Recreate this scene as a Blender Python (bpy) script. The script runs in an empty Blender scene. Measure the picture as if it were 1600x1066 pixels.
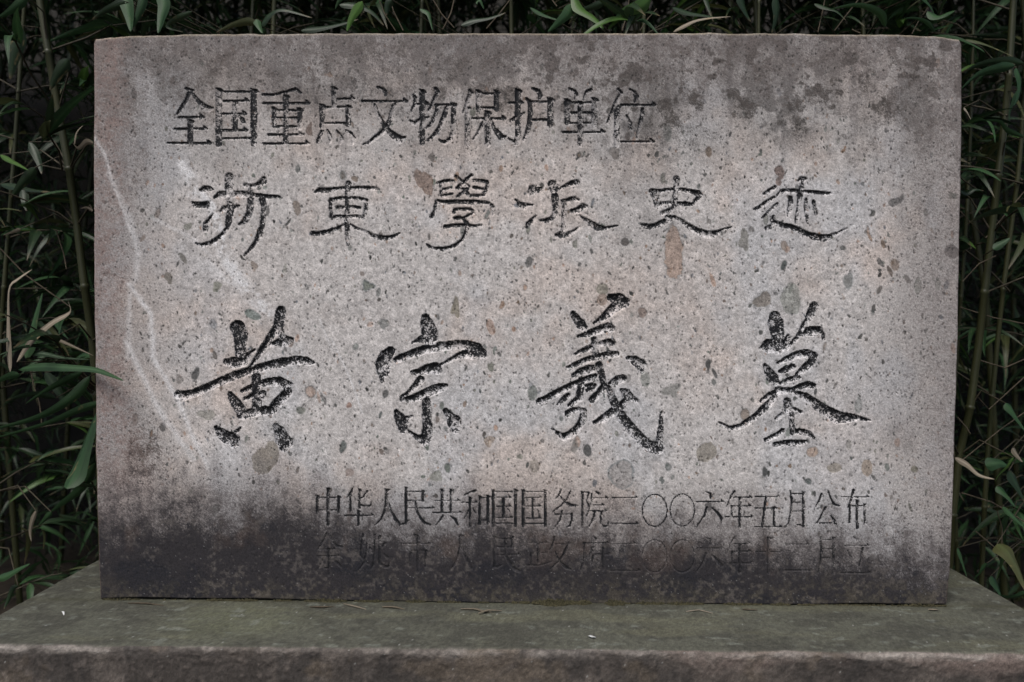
import bpy, bmesh, math, random
import numpy as np
from mathutils import Vector, Matrix

# ------------------------------------------------------------------ camera, sky, sun, exposure
SC = bpy.context.scene
COL = bpy.context.collection
CAM_DIST = 1.357                      # lens to stone face, metres
CAM_Z = 1.092
TOP_Z = 0.60                          # top of the plinth
F_PX = 1200.0
PITCH, YAW, ROLL = math.radians(1.10), math.radians(0.48), math.radians(0.28)

cam_data = bpy.data.cameras.new('camera')
cam_data.sensor_width = 36.0
cam_data.lens = 36.0 * F_PX / 1600.0
cam_data.dof.use_dof = True
cam_data.dof.focus_distance = CAM_DIST + 0.01
cam_data.dof.aperture_fstop = 4.0
cam_data.clip_start = 0.05
cam_data.clip_end = 200.0
cam = bpy.data.objects.new('camera', cam_data)
COL.objects.link(cam)
cam.matrix_world = (Matrix.Translation((0.0, -CAM_DIST, CAM_Z)) @ Matrix.Rotation(YAW, 4, 'Z')
                    @ Matrix.Rotation(math.pi / 2 - PITCH, 4, 'X') @ Matrix.Rotation(ROLL, 4, 'Z'))
SC.camera = cam

world = bpy.data.worlds.new('World')
SC.world = world
world.use_nodes = True
wn = world.node_tree
wn.nodes.clear()
SUN_EL, SUN_ROT = math.radians(58), math.radians(205)
sky = wn.nodes.new('ShaderNodeTexSky')
sky.sky_type = 'NISHITA'
sky.sun_disc = False
sky.sun_elevation = SUN_EL
sky.sun_rotation = SUN_ROT
sky.dust_density = 4.0
sky.air_density = 1.0
sky.ozone_density = 1.0
wbg = wn.nodes.new('ShaderNodeBackground')
wbg.inputs['Strength'].default_value = 0.06
wout = wn.nodes.new('ShaderNodeOutputWorld')
wn.links.new(sky.outputs[0], wbg.inputs[0])
wn.links.new(wbg.outputs[0], wout.inputs[0])

sun_data = bpy.data.lights.new('sun', 'SUN')
sun_data.energy = 1.5
sun_data.angle = math.radians(28)
sun_data.color = (1.0, 0.97, 0.94)
sun = bpy.data.objects.new('sun', sun_data)
COL.objects.link(sun)
# the veiled sun stands behind the camera, to the left and high
_sd = Vector((-0.42 * math.cos(SUN_EL), -0.91 * math.cos(SUN_EL), math.sin(SUN_EL)))
sun.rotation_euler = _sd.to_track_quat('Z', 'Y').to_euler()

SC.view_settings.view_transform = 'Standard'
SC.view_settings.look = 'None'
SC.view_settings.exposure = 0.85
SC.view_settings.gamma = 1.0
SC.view_settings.use_curve_mapping = False
try:
    SC.cycles.max_bounces = 6
    SC.cycles.use_denoising = True
except Exception:
    pass

# ------------------------------------------------------------------ helpers
MW = np.array(cam.matrix_world)
CAM_P = MW[:3, 3].copy()
R3 = MW[:3, :3].copy()


def rays(px, py):
    """directions through points given on the 1600 x 1066 view"""
    px = np.asarray(px, float); py = np.asarray(py, float)
    d = np.stack([(px - 800.0) / F_PX, -(py - 533.0) / F_PX, -np.ones_like(px)], -1)
    return d @ R3.T


def on_wall(px, py, y=0.0):
    d = rays(px, py)
    t = (y - CAM_P[1]) / d[..., 1]
    return CAM_P + d * t[..., None]


def on_level(px, py, z):
    d = rays(px, py)
    t = (z - CAM_P[2]) / d[..., 2]
    return CAM_P + d * t[..., None]


def lin(r, g, b):
    f = lambda c: (c / 255.0 / 12.92) if c / 255.0 <= 0.04045 else ((c / 255.0 + 0.055) / 1.055) ** 2.4
    return np.array([f(r), f(g), f(b)])


def lattice(X, Y, sx, sy, seed, rough=0):
    """smooth value noise, 0..1"""
    rs = np.random.RandomState(seed)
    nx, ny = 257, 257
    g = rs.rand(ny, nx)
    u = X / sx + 1000.0; v = Y / sy + 1000.0
    iu = np.floor(u).astype(np.int64); iv = np.floor(v).astype(np.int64)
    fu = u - iu; fv = v - iv
    fu = fu * fu * (3 - 2 * fu); fv = fv * fv * (3 - 2 * fv)
    a = g[iv % ny, iu % nx]; b = g[iv % ny, (iu + 1) % nx]
    c = g[(iv + 1) % ny, iu % nx]; d = g[(iv + 1) % ny, (iu + 1) % nx]
    return (a * (1 - fu) + b * fu) * (1 - fv) + (c * (1 - fu) + d * fu) * fv


def fbm(X, Y, sx, sy, seed, octaves=4, gain=0.55):
    t = 0.0; amp = 1.0; n = 0.0
    for k in range(octaves):
        t = t + amp * lattice(X + 37.1 * k, Y - 11.7 * k, sx / 2 ** k, sy / 2 ** k, seed + k * 13)
        n += amp; amp *= gain
    return t / n


def smooth(a, b, x):
    t = np.clip((x - a) / (b - a), 0, 1)
    return t * t * (3 - 2 * t)


def mesh_np(name, verts, quads, mats, smooth_shade=True, attrs=None, mat_idx=None):
    me = bpy.data.meshes.new(name)
    verts = np.ascontiguousarray(verts, dtype=np.float32)
    quads = np.ascontiguousarray(quads, dtype=np.int32)
    n, k = quads.shape
    me.vertices.add(len(verts)); me.vertices.foreach_set('co', verts.ravel())
    me.loops.add(n * k); me.loops.foreach_set('vertex_index', quads.ravel())
    me.polygons.add(n)
    me.polygons.foreach_set('loop_start', np.arange(0, n * k, k, dtype=np.int32))
    if mat_idx is not None:
        me.polygons.foreach_set('material_index', np.ascontiguousarray(mat_idx, dtype=np.int32))
    me.polygons.foreach_set('use_smooth', np.full(n, smooth_shade, dtype=bool))
    me.update(calc_edges=True)
    for m in mats:
        me.materials.append(m)
    for an, (kind, arr) in (attrs or {}).items():
        at = me.attributes.new(an, kind, 'POINT')
        arr = np.ascontiguousarray(arr, dtype=np.float32)
        at.data.foreach_set('color' if kind == 'FLOAT_COLOR' else 'value', arr.ravel())
    return me


def link(name, me, parent=None, **props):
    o = bpy.data.objects.new(name, me)
    COL.objects.link(o)
    if parent is not None:
        o.parent = parent
    for k, v in props.items():
        o[k] = v
    return o


def empty(name, loc, label, category, group=None):
    o = bpy.data.objects.new(name, None)
    o.empty_display_size = 0.1
    COL.objects.link(o)
    o.location = loc
    o['label'] = label; o['category'] = category
    if group:
        o['group'] = group
    return o


class Nodes:
    def __init__(self, name):
        self.m = bpy.data.materials.new(name)
        self.m.use_nodes = True
        self.t = self.m.node_tree
        self.t.nodes.clear()
        self.out = self.n('ShaderNodeOutputMaterial')
        self.bsdf = self.n('ShaderNodeBsdfPrincipled')
        self.l(self.bsdf.outputs[0], self.out.inputs[0])
        self.tc = self.n('ShaderNodeTexCoord')

    def n(self, kind, **kw):
        x = self.t.nodes.new(kind)
        for k, v in kw.items():
            setattr(x, k, v)
        return x

    def l(self, a, b):
        self.t.links.new(a, b)

    def put(self, a, sock):
        if isinstance(a, (int, float)):
            sock.default_value = a
        elif isinstance(a, (tuple, list, np.ndarray)):
            a = list(a)
            sock.default_value = a if len(sock.default_value) == len(a) else a + [1.0]
        else:
            self.l(a, sock)

    def noise(self, scale, detail=3, rough=0.6, vec=None, stretch=None):
        x = self.n('ShaderNodeTexNoise')
        x.inputs['Scale'].default_value = scale
        x.inputs['Detail'].default_value = detail
        x.inputs['Roughness'].default_value = rough
        v = vec or self.tc.outputs['Object']
        if stretch:
            mp = self.n('ShaderNodeMapping')
            mp.inputs['Scale'].default_value = stretch
            self.l(v, mp.inputs[0]); v = mp.outputs[0]
        self.l(v, x.inputs['Vector'])
        return x.outputs['Fac']

    def voronoi(self, scale, out='Distance', feature='F1'):
        x = self.n('ShaderNodeTexVoronoi'); x.feature = feature
        x.inputs['Scale'].default_value = scale
        self.l(self.tc.outputs['Object'], x.inputs['Vector'])
        return x.outputs[out]

    def math(self, op, a, b=0.0, c=None, clamp=False):
        x = self.n('ShaderNodeMath'); x.operation = op; x.use_clamp = clamp
        self.put(a, x.inputs[0]); self.put(b, x.inputs[1])
        if c is not None:
            self.put(c, x.inputs[2])
        return x.outputs[0]

    def ramp(self, fac, lo, hi, a=0.0, b=1.0):
        x = self.n('ShaderNodeMapRange'); x.interpolation_type = 'SMOOTHSTEP'
        self.put(fac, x.inputs[0])
        for i, v in zip((1, 2, 3, 4), (lo, hi, a, b)):
            self.put(v, x.inputs[i])
        return x.outputs[0]

    def mix(self, fac, a, b, blend='MIX'):
        x = self.n('ShaderNodeMix'); x.data_type = 'RGBA'; x.blend_type = blend
        self.put(fac, x.inputs[0]); self.put(a, x.inputs[6]); self.put(b, x.inputs[7])
        return x.outputs[2]

    def attr(self, name, out='Color'):
        x = self.n('ShaderNodeAttribute'); x.attribute_name = name
        return x.outputs[out]

    def bump(self, h, strength, dist, prev=None):
        x = self.n('ShaderNodeBump')
        x.inputs['Strength'].default_value = strength
        x.inputs['Distance'].default_value = dist
        self.put(h, x.inputs['Height'])
        if prev is not None:
            self.l(prev, x.inputs['Normal'])
        return x.outputs[0]


# ------------------------------------------------------------------ materials
def stone_material():
    N = Nodes('weathered_tuff')
    col = N.attr('Col')
    fine = N.noise(900, 2, 0.7)
    mid = N.noise(260, 3, 0.65)
    k = N.math('ADD', N.ramp(fine, 0.30, 0.70, 0.66, 1.30), N.ramp(mid, 0.3, 0.7, -0.16, 0.16))
    c = N.mix(1.0, col, N.n('ShaderNodeCombineColor').outputs[0], 'MULTIPLY')
    comb = c.node.inputs[7].links[0].from_node
    for i in range(3):
        N.l(k, comb.inputs[i])
    # what is left of the black paint in the grooves
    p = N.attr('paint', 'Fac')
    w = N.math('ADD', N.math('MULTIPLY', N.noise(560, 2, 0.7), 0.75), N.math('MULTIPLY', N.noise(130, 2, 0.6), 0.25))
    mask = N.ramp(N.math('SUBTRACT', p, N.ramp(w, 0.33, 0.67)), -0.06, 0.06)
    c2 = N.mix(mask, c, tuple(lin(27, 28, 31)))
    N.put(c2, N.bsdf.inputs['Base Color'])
    N.put(N.math('SUBTRACT', 0.9, N.math('MULTIPLY', mask, 0.25)), N.bsdf.inputs['Roughness'])
    N.bsdf.inputs['Specular IOR Level'].default_value = 0.25
    b = N.bump(mid, 0.35, 0.0010)
    b = N.bump(fine, 0.35, 0.0005, b)
    N.l(b, N.bsdf.inputs['Normal'])
    return N.m


def plinth_material():
    N = Nodes('plinth_stone')
    col = N.attr('Col')
    fine = N.noise(700, 3, 0.7)
    k = N.ramp(fine, 0.25, 0.75, 0.72, 1.28)
    comb = N.n('ShaderNodeCombineColor')
    for i in range(3):
        N.l(k, comb.inputs[i])
    c = N.mix(1.0, col, comb.outputs[0], 'MULTIPLY')
    N.put(c, N.bsdf.inputs['Base Color'])
    N.bsdf.inputs['Roughness'].default_value = 0.88
    N.bsdf.inputs['Specular IOR Level'].default_value = 0.3
    N.l(N.bump(fine, 0.6, 0.0010, N.bump(N.noise(120, 4), 0.5, 0.003)), N.bsdf.inputs['Normal'])
    return N.m


def leaf_material(name, a, b, tip=None, rough=0.42, trans=0.18):
    N = Nodes(name)
    info = N.n('ShaderNodeObjectInfo')
    tint = N.ramp(info.outputs['Random'], 0.0, 1.0)
    base = N.mix(tint, tuple(a), tuple(b))
    # veins run along the blade
    cx = N.n('ShaderNodeCombineXYZ')
    N.put(N.math('MULTIPLY', N.attr('along', 'Fac'), 2.0), cx.inputs[0])
    N.put(N.math('MULTIPLY', N.attr('across', 'Fac'), 9.0), cx.inputs[1])
    N.put(N.math('MULTIPLY', info.outputs['Random'], 50.0), cx.inputs[2])
    vein = N.noise(1.0, 2, 0.6, vec=cx.outputs[0])
    base = N.mix(N.ramp(vein, 0.3, 0.7, 0.0, 0.45), base, tuple(np.array(a) * 0.55))
    mid = N.attr('mid', 'Fac')
    base = N.mix(N.math('MULTIPLY', mid, 0.35), base, tuple(np.clip(np.array(b) * 1.9, 0, 1)))
    spots = N.ramp(N.noise(14, 4, 0.7, stretch=(1.0, 5.0, 1.0)), 0.62, 0.72)
    base = N.mix(N.math('MULTIPLY', spots, 0.55), base, tuple(lin(150, 132, 92)))
    if tip is not None:
        base = N.mix(N.ramp(N.attr('along', 'Fac'), 0.80, 1.0), base, tuple(tip))
    N.put(base, N.bsdf.inputs['Base Color'])
    N.bsdf.inputs['Roughness'].default_value = rough
    N.bsdf.inputs['Specular IOR Level'].default_value = 0.3
    tr = N.n('ShaderNodeBsdfTranslucent')
    N.put(base, tr.inputs['Color'])
    ms = N.n('ShaderNodeMixShader'); ms.inputs[0].default_value = trans
    N.l(N.bsdf.outputs[0], ms.inputs[1]); N.l(tr.outputs[0], ms.inputs[2])
    N.l(ms.outputs[0], N.out.inputs[0])
    N.l(N.bump(vein, 0.35, 0.0006), N.bsdf.inputs['Normal'])
    return N.m


def plain_material(name, a, b, scale=40, rough=0.7, stretch=None, spec=0.3):
    N = Nodes(name)
    nz = N.noise(scale, 4, 0.6, stretch=stretch)
    N.put(N.mix(N.ramp(nz, 0.3, 0.7), tuple(a), tuple(b)), N.bsdf.inputs['Base Color'])
    N.bsdf.inputs['Roughness'].default_value = rough
    N.bsdf.inputs['Specular IOR Level'].default_value = spec
    N.l(N.bump(nz, 0.5, 0.003), N.bsdf.inputs['Normal'])
    return N.m


M_STONE = stone_material()
M_PLINTH = plinth_material()
M_LEAF_DARK = leaf_material('leaf_dark_green', (0.013, 0.028, 0.014), (0.021, 0.041, 0.018), tip=(0.10, 0.08, 0.045))
M_LEAF_BLUE = leaf_material('leaf_blue_green', (0.021, 0.056, 0.022), (0.032, 0.074, 0.028), rough=0.5)
M_LEAF_FRESH = leaf_material('leaf_fresh_green', (0.045, 0.100, 0.022), (0.062, 0.125, 0.028), trans=0.25)
M_LEAF_OLIVE = leaf_material('leaf_olive', (0.060, 0.065, 0.024), (0.045, 0.060, 0.026), tip=(0.11, 0.09, 0.05))
M_LEAF_DRY = leaf_material('leaf_dry', (0.20, 0.17, 0.125), (0.32, 0.28, 0.22), rough=0.75)
M_CULM = plain_material('culm_green', (0.022, 0.026, 0.010), (0.040, 0.042, 0.017), 30, 0.45, (1, 1, 0.15))
M_TWIG = plain_material('twig', (0.030, 0.026, 0.016), (0.055, 0.046, 0.03), 60, 0.7)
M_TWIG_DRY = plain_material('twig_dry', (0.055, 0.044, 0.030), (0.105, 0.085, 0.06), 60, 0.8)
M_LITTER = plain_material('old_litter', (0.018, 0.015, 0.010), (0.045, 0.036, 0.024), 60, 0.9)
M_SOIL = plain_material('soil', (0.020, 0.016, 0.012), (0.045, 0.036, 0.026), 12, 0.95)
M_BANK = plain_material('bank_earth', (0.012, 0.011, 0.009), (0.024, 0.022, 0.018), 4, 0.95)
M_MOSS = plain_material('moss', (0.026, 0.025, 0.012), (0.068, 0.061, 0.033), 300, 0.95)
M_WHITE = plain_material('dropping_white', (0.62, 0.63, 0.62), (0.72, 0.73, 0.74), 400, 0.8)
# ---- lettering: every stroke traced as a brush path; P = x y r triples, H = thin bar with a triangular end, L = plain thin bar, V = thick upright, O = ring
TALL = {  # second row, name row: name: (origin x, origin y, zoom, row, strokes)
'huang': (260,460,4.1,3,"P 455 215 44 475 260 42 475 320 34 475 380 30|P 385 435 18 430 440 32 490 430 30 540 375 9 565 355 3|P 735 108 28 727 150 30 717 200 26 685 250 20 650 300 18 620 340 16 590 390 13 560 435 9 530 470 4|P 722 225 22 738 270 18|P 660 322 9 710 312 20 770 300 28 800 292 14|P 75 640 19 110 650 28 170 635 22 250 602 20 340 562 22 440 520 22 530 490 22 640 460 23 750 435 25 850 420 23 900 428 19 940 440 7|P 575 530 25 575 580 22 575 640 23 580 700 25 575 745 25|P 485 620 7 530 600 13 575 580 13|P 600 575 17 660 560 21 730 560 25 782 590 27 785 620 23 745 660 26 700 710 28 665 755 20|P 505 670 7 560 645 13 620 635 17 622 652 15|P 408 640 13 430 680 27 460 720 31 490 768 32|P 480 775 25 560 755 23 640 745 25 690 740 18|P 320 855 10 350 890 28 390 920 37 430 930 38 435 960 24|P 445 885 9 475 855 2|P 703 845 16 725 880 33 745 930 43 775 950 32 750 985 20"),
'zong': (560,460,4.1,3,"P 430 150 22 440 190 38 455 240 46 465 285 44|P 410 285 19 370 300 7 345 310 3|P 205 362 24 175 400 40 160 450 48 160 495 38 150 560 4|P 245 420 18 320 390 20 420 355 23 520 335 25 620 325 25 700 330 29 760 350 33 790 380 28 815 400 6|P 740 385 28 690 380 24 640 395 14 580 425 7 530 450 4|P 345 500 8 390 500 20 440 482 28 490 470 30 508 487 24|P 400 545 20 360 590 13 320 630 9 275 660 5|P 280 675 11 340 670 20 420 640 25 490 610 27 540 595 21 560 585 8|P 435 680 22 438 750 25 442 830 25 440 900 31 425 938 32|P 425 930 29 380 920 16 345 895 8 318 872 3|P 243 752 11 262 790 29 280 820 37 285 860 24|P 305 795 10 345 783 2|P 558 745 14 585 780 23 615 820 43 625 860 26"),
'xi': (820,450,3.95,3,"P 530 60 19 580 75 37 620 92 28|P 590 90 35 545 130 27 500 170 20 460 200 10 425 218 2|P 298 160 13 320 195 23 345 225 27 370 250 18|P 330 300 5 390 285 16 450 262 20 510 245 25 535 250 20|P 430 320 16 435 370 16 440 420 15|P 458 475 18 475 540 16 488 600 15 460 650 18 415 690 16|P 310 410 4 360 385 11 410 368 13 430 362 11|P 470 345 11 520 335 18 545 345 10|P 265 492 5 330 465 13 400 440 15 460 425 13 520 412 19 565 408 14|P 305 540 11 350 515 19 410 500 22|P 90 700 16 130 685 16 200 645 16 280 605 15 350 575 13 420 550 16 435 545 12|P 350 570 18 345 620 18 338 680 20 275 725 10|P 205 720 5 240 685 14 265 665 12|P 370 605 5 410 605 16 430 605 12|P 385 635 6 420 622 9|P 268 775 18 285 757 9 330 750 12 365 765 16 355 820 18 330 865 20 280 905 19 240 920 19 200 895 7 170 870 2|P 530 590 11 570 570 22 605 560 20|P 520 620 14 545 690 20 570 750 24 600 800 27 650 860 27 710 930 29 770 980 31 820 990 33|P 830 985 25 835 920 17 840 850 11 843 770 2|P 430 830 7 480 810 18 540 765 22 590 740 20 625 690 14 620 645 20 600 632 10|P 630 640 14 660 680 16 690 695 10|P 640 435 12 680 450 25 715 475 33 725 508 18"),
'mu': (1110,460,4.265,3,"P 430 150 32 435 195 47 445 250 41 450 300 34|P 350 355 14 390 345 42 450 345 44 500 340 28 520 275 8|P 692 75 22 680 110 26 650 170 16 615 230 14 580 290 12 540 330 7 515 365 4|P 620 265 12 670 245 27 720 245 28 750 270 12 757 300 4|P 450 460 5 510 430 14 570 405 20 640 392 22 688 410 22 670 460 23 620 500 20 580 535 12|P 465 515 7 505 500 18 550 485 17|P 365 475 10 385 510 24 415 560 34 440 590 20|P 465 595 5 520 570 12 590 555 13|P 340 712 9 400 675 20 470 640 18 540 640 14 600 615 14 650 605 22 690 610 12|P 455 635 20 410 700 20 350 770 18 280 830 16 200 880 14 130 895 10 60 855 3|P 570 650 7 630 680 20 700 730 28 770 780 35 850 820 38 930 825 25 1000 828 12 1065 842 2|P 512 715 22 520 770 24|P 440 830 9 480 800 11|P 540 800 14 545 860 14 550 920 16|P 560 765 6 610 785 5|P 365 970 7 430 945 11 480 910 12|P 550 915 10 610 915 16 660 930 14 690 960 5|P 430 1000 11 500 995 18 580 990 16 640 985 8"),
'zhe': (280,260,7.105,2,"P 235 265 12 280 252 31 330 250 26 380 260 4|P 150 405 12 180 430 34 270 430 36 312 405 18 320 470 8|P 375 530 3 335 590 20 300 640 30 300 700 26|P 555 120 46 555 180 48 555 250 44 560 340 32 570 430 36 560 530 34 550 620 30 530 690 17 480 760 22 420 810 22 340 855 22 250 880 18 185 855 6|P 395 345 14 450 315 32 540 310 36 660 310 32 760 310 32 840 320 20 950 335 18 1050 338 16 1120 342 8|P 460 500 14 500 470 28 560 470 22 660 435 8|P 730 210 16 800 220 18 870 210 24 930 170 38 940 140 26|P 790 250 20 790 340 36 790 430 32 780 520 34 730 610 28 660 645 6|P 920 370 30 940 470 24 935 570 24 920 670 24 885 770 31 840 850 17 780 930 13 720 990 4"),
'dong': (470,260,7.105,2,"P 160 290 9 210 265 26 300 262 22 420 245 13 520 245 16 650 238 15 760 242 18 840 245 16 870 255 4|P 530 190 26 520 260 24 515 350 20 515 450 18 515 560 20 515 660 24 520 750 22 525 820 20 525 870 11|P 335 370 18 330 460 14 345 570 16|P 345 370 18 430 352 13 520 350 11 620 352 14 690 370 19 730 385 21 725 460 19 705 565 18|P 350 570 16 440 555 13 520 560 13 620 555 13 700 575 14|P 410 455 17 470 455 13 520 450 9 600 455 15 650 460 15|P 130 745 21 200 750 23 300 725 19 400 695 15 480 645 7|P 545 640 5 620 690 13 720 730 17 820 780 23 920 800 25 1010 785 15 1100 745 2"),
'xue': (640,260,7.105,2,"P 310 185 8 380 170 17 440 160 13 490 155 6|P 340 200 8 350 300 12|P 350 260 10 410 250 12 465 235 7|P 360 330 12 430 315 9 475 305 5|P 515 110 15 560 150 13 620 200 15 660 220 12|P 690 100 15 640 140 15 590 190 15 530 245 15|P 560 240 12 620 275 20 660 320 14|P 640 250 15 590 290 15 530 335 8|P 715 155 12 800 160 15 865 175 18 860 220 15 840 270 13 825 320 15|P 715 235 16 770 245 13 820 250 9|P 650 325 12 740 325 11 825 325 11|P 245 560 16 275 500 16 290 430 14 305 395 22 400 400 18 520 395 20 640 395 22 760 400 20 870 410 18 910 440 22 930 490 14 930 540 6|P 490 510 16 500 480 15 570 475 15 640 475 18 700 490 15 710 520 9 650 545 9 600 580 12|P 500 575 12 560 575 20 600 590 13 640 640 18 640 690 18 625 750 18 590 810 16 540 860 16 460 900 18 370 920 18 280 915 15 220 890 11 190 865 4|P 395 670 20 470 660 17 560 655 15 660 660 17 740 665 11 800 650 4"),
'pai': (790,260,7.105,2,"P 300 250 40 290 290 40 350 265 32 405 240 6|P 110 370 10 160 430 30 200 440 35 250 430 18 300 430 3|P 340 550 5 300 590 21 255 640 27 240 680 11|P 520 200 45 540 260 40|P 545 330 36 555 400 34 560 470 32 545 540 24 500 590 25 440 605 19 390 600 6|P 590 255 5 660 220 14 730 190 26 790 180 29|P 625 385 12 690 375 16 750 360 25 810 375 11|P 650 400 24 655 480 26 650 560 24 650 640 24 645 720 26|P 570 765 17 620 760 34 690 755 25 760 720 14 820 670 5|P 740 500 22 800 490 30 860 450 36 890 450 18|P 820 545 8 880 590 18 950 640 30 1020 680 32 1100 690 18 1180 670 9 1245 658 2"),
'shi': (980,260,7.105,2,"P 545 140 31 555 180 29 545 240 27 535 320 22 530 400 27 515 470 18|P 270 275 23 350 275 18 430 268 14 520 255 14 620 258 16 700 275 16 790 300 31 815 320 21 770 365 16 730 420 14|P 330 440 22 400 410 14 470 405 13 560 415 16 640 415 20 720 425 16|P 290 300 31 320 360 31 340 430 31 350 470 11|P 510 470 21 440 510 27 390 520 22|P 450 560 27 500 575 17 420 610 26 340 650 26 250 675 26 180 655 20 150 640 8|P 520 565 14 600 610 20 690 670 26 780 720 32 860 750 38 940 760 38 1010 730 21 1080 695 6 1155 675 2"),
'ji': (1160,260,7.105,2,"P 245 310 16 300 275 24 365 230 16|P 130 475 5 190 455 14 260 405 17 350 350 13|P 225 575 7 290 510 11 350 450 14 390 415 9|P 620 160 10 660 150 35 690 140 21|P 660 200 20 655 260 20|P 390 320 8 440 275 20 520 270 18 620 275 16 720 285 16 850 292 16 950 300 13 985 300 6|P 535 350 20 535 420 24 520 500 20 508 545 8|P 640 320 30 635 390 22 622 480 18 605 570 18 600 630 10|P 710 370 14 705 450 14 710 530 13 720 600 13 725 635 4|P 790 390 14 805 450 16 820 520 16|P 345 560 12 330 600 18|P 270 690 22 330 660 20 350 620 20 430 650 24 520 670 26 620 705 28 720 750 26 820 790 36 900 800 36 980 780 24 1060 740 10 1165 690 2"),
}
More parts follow.
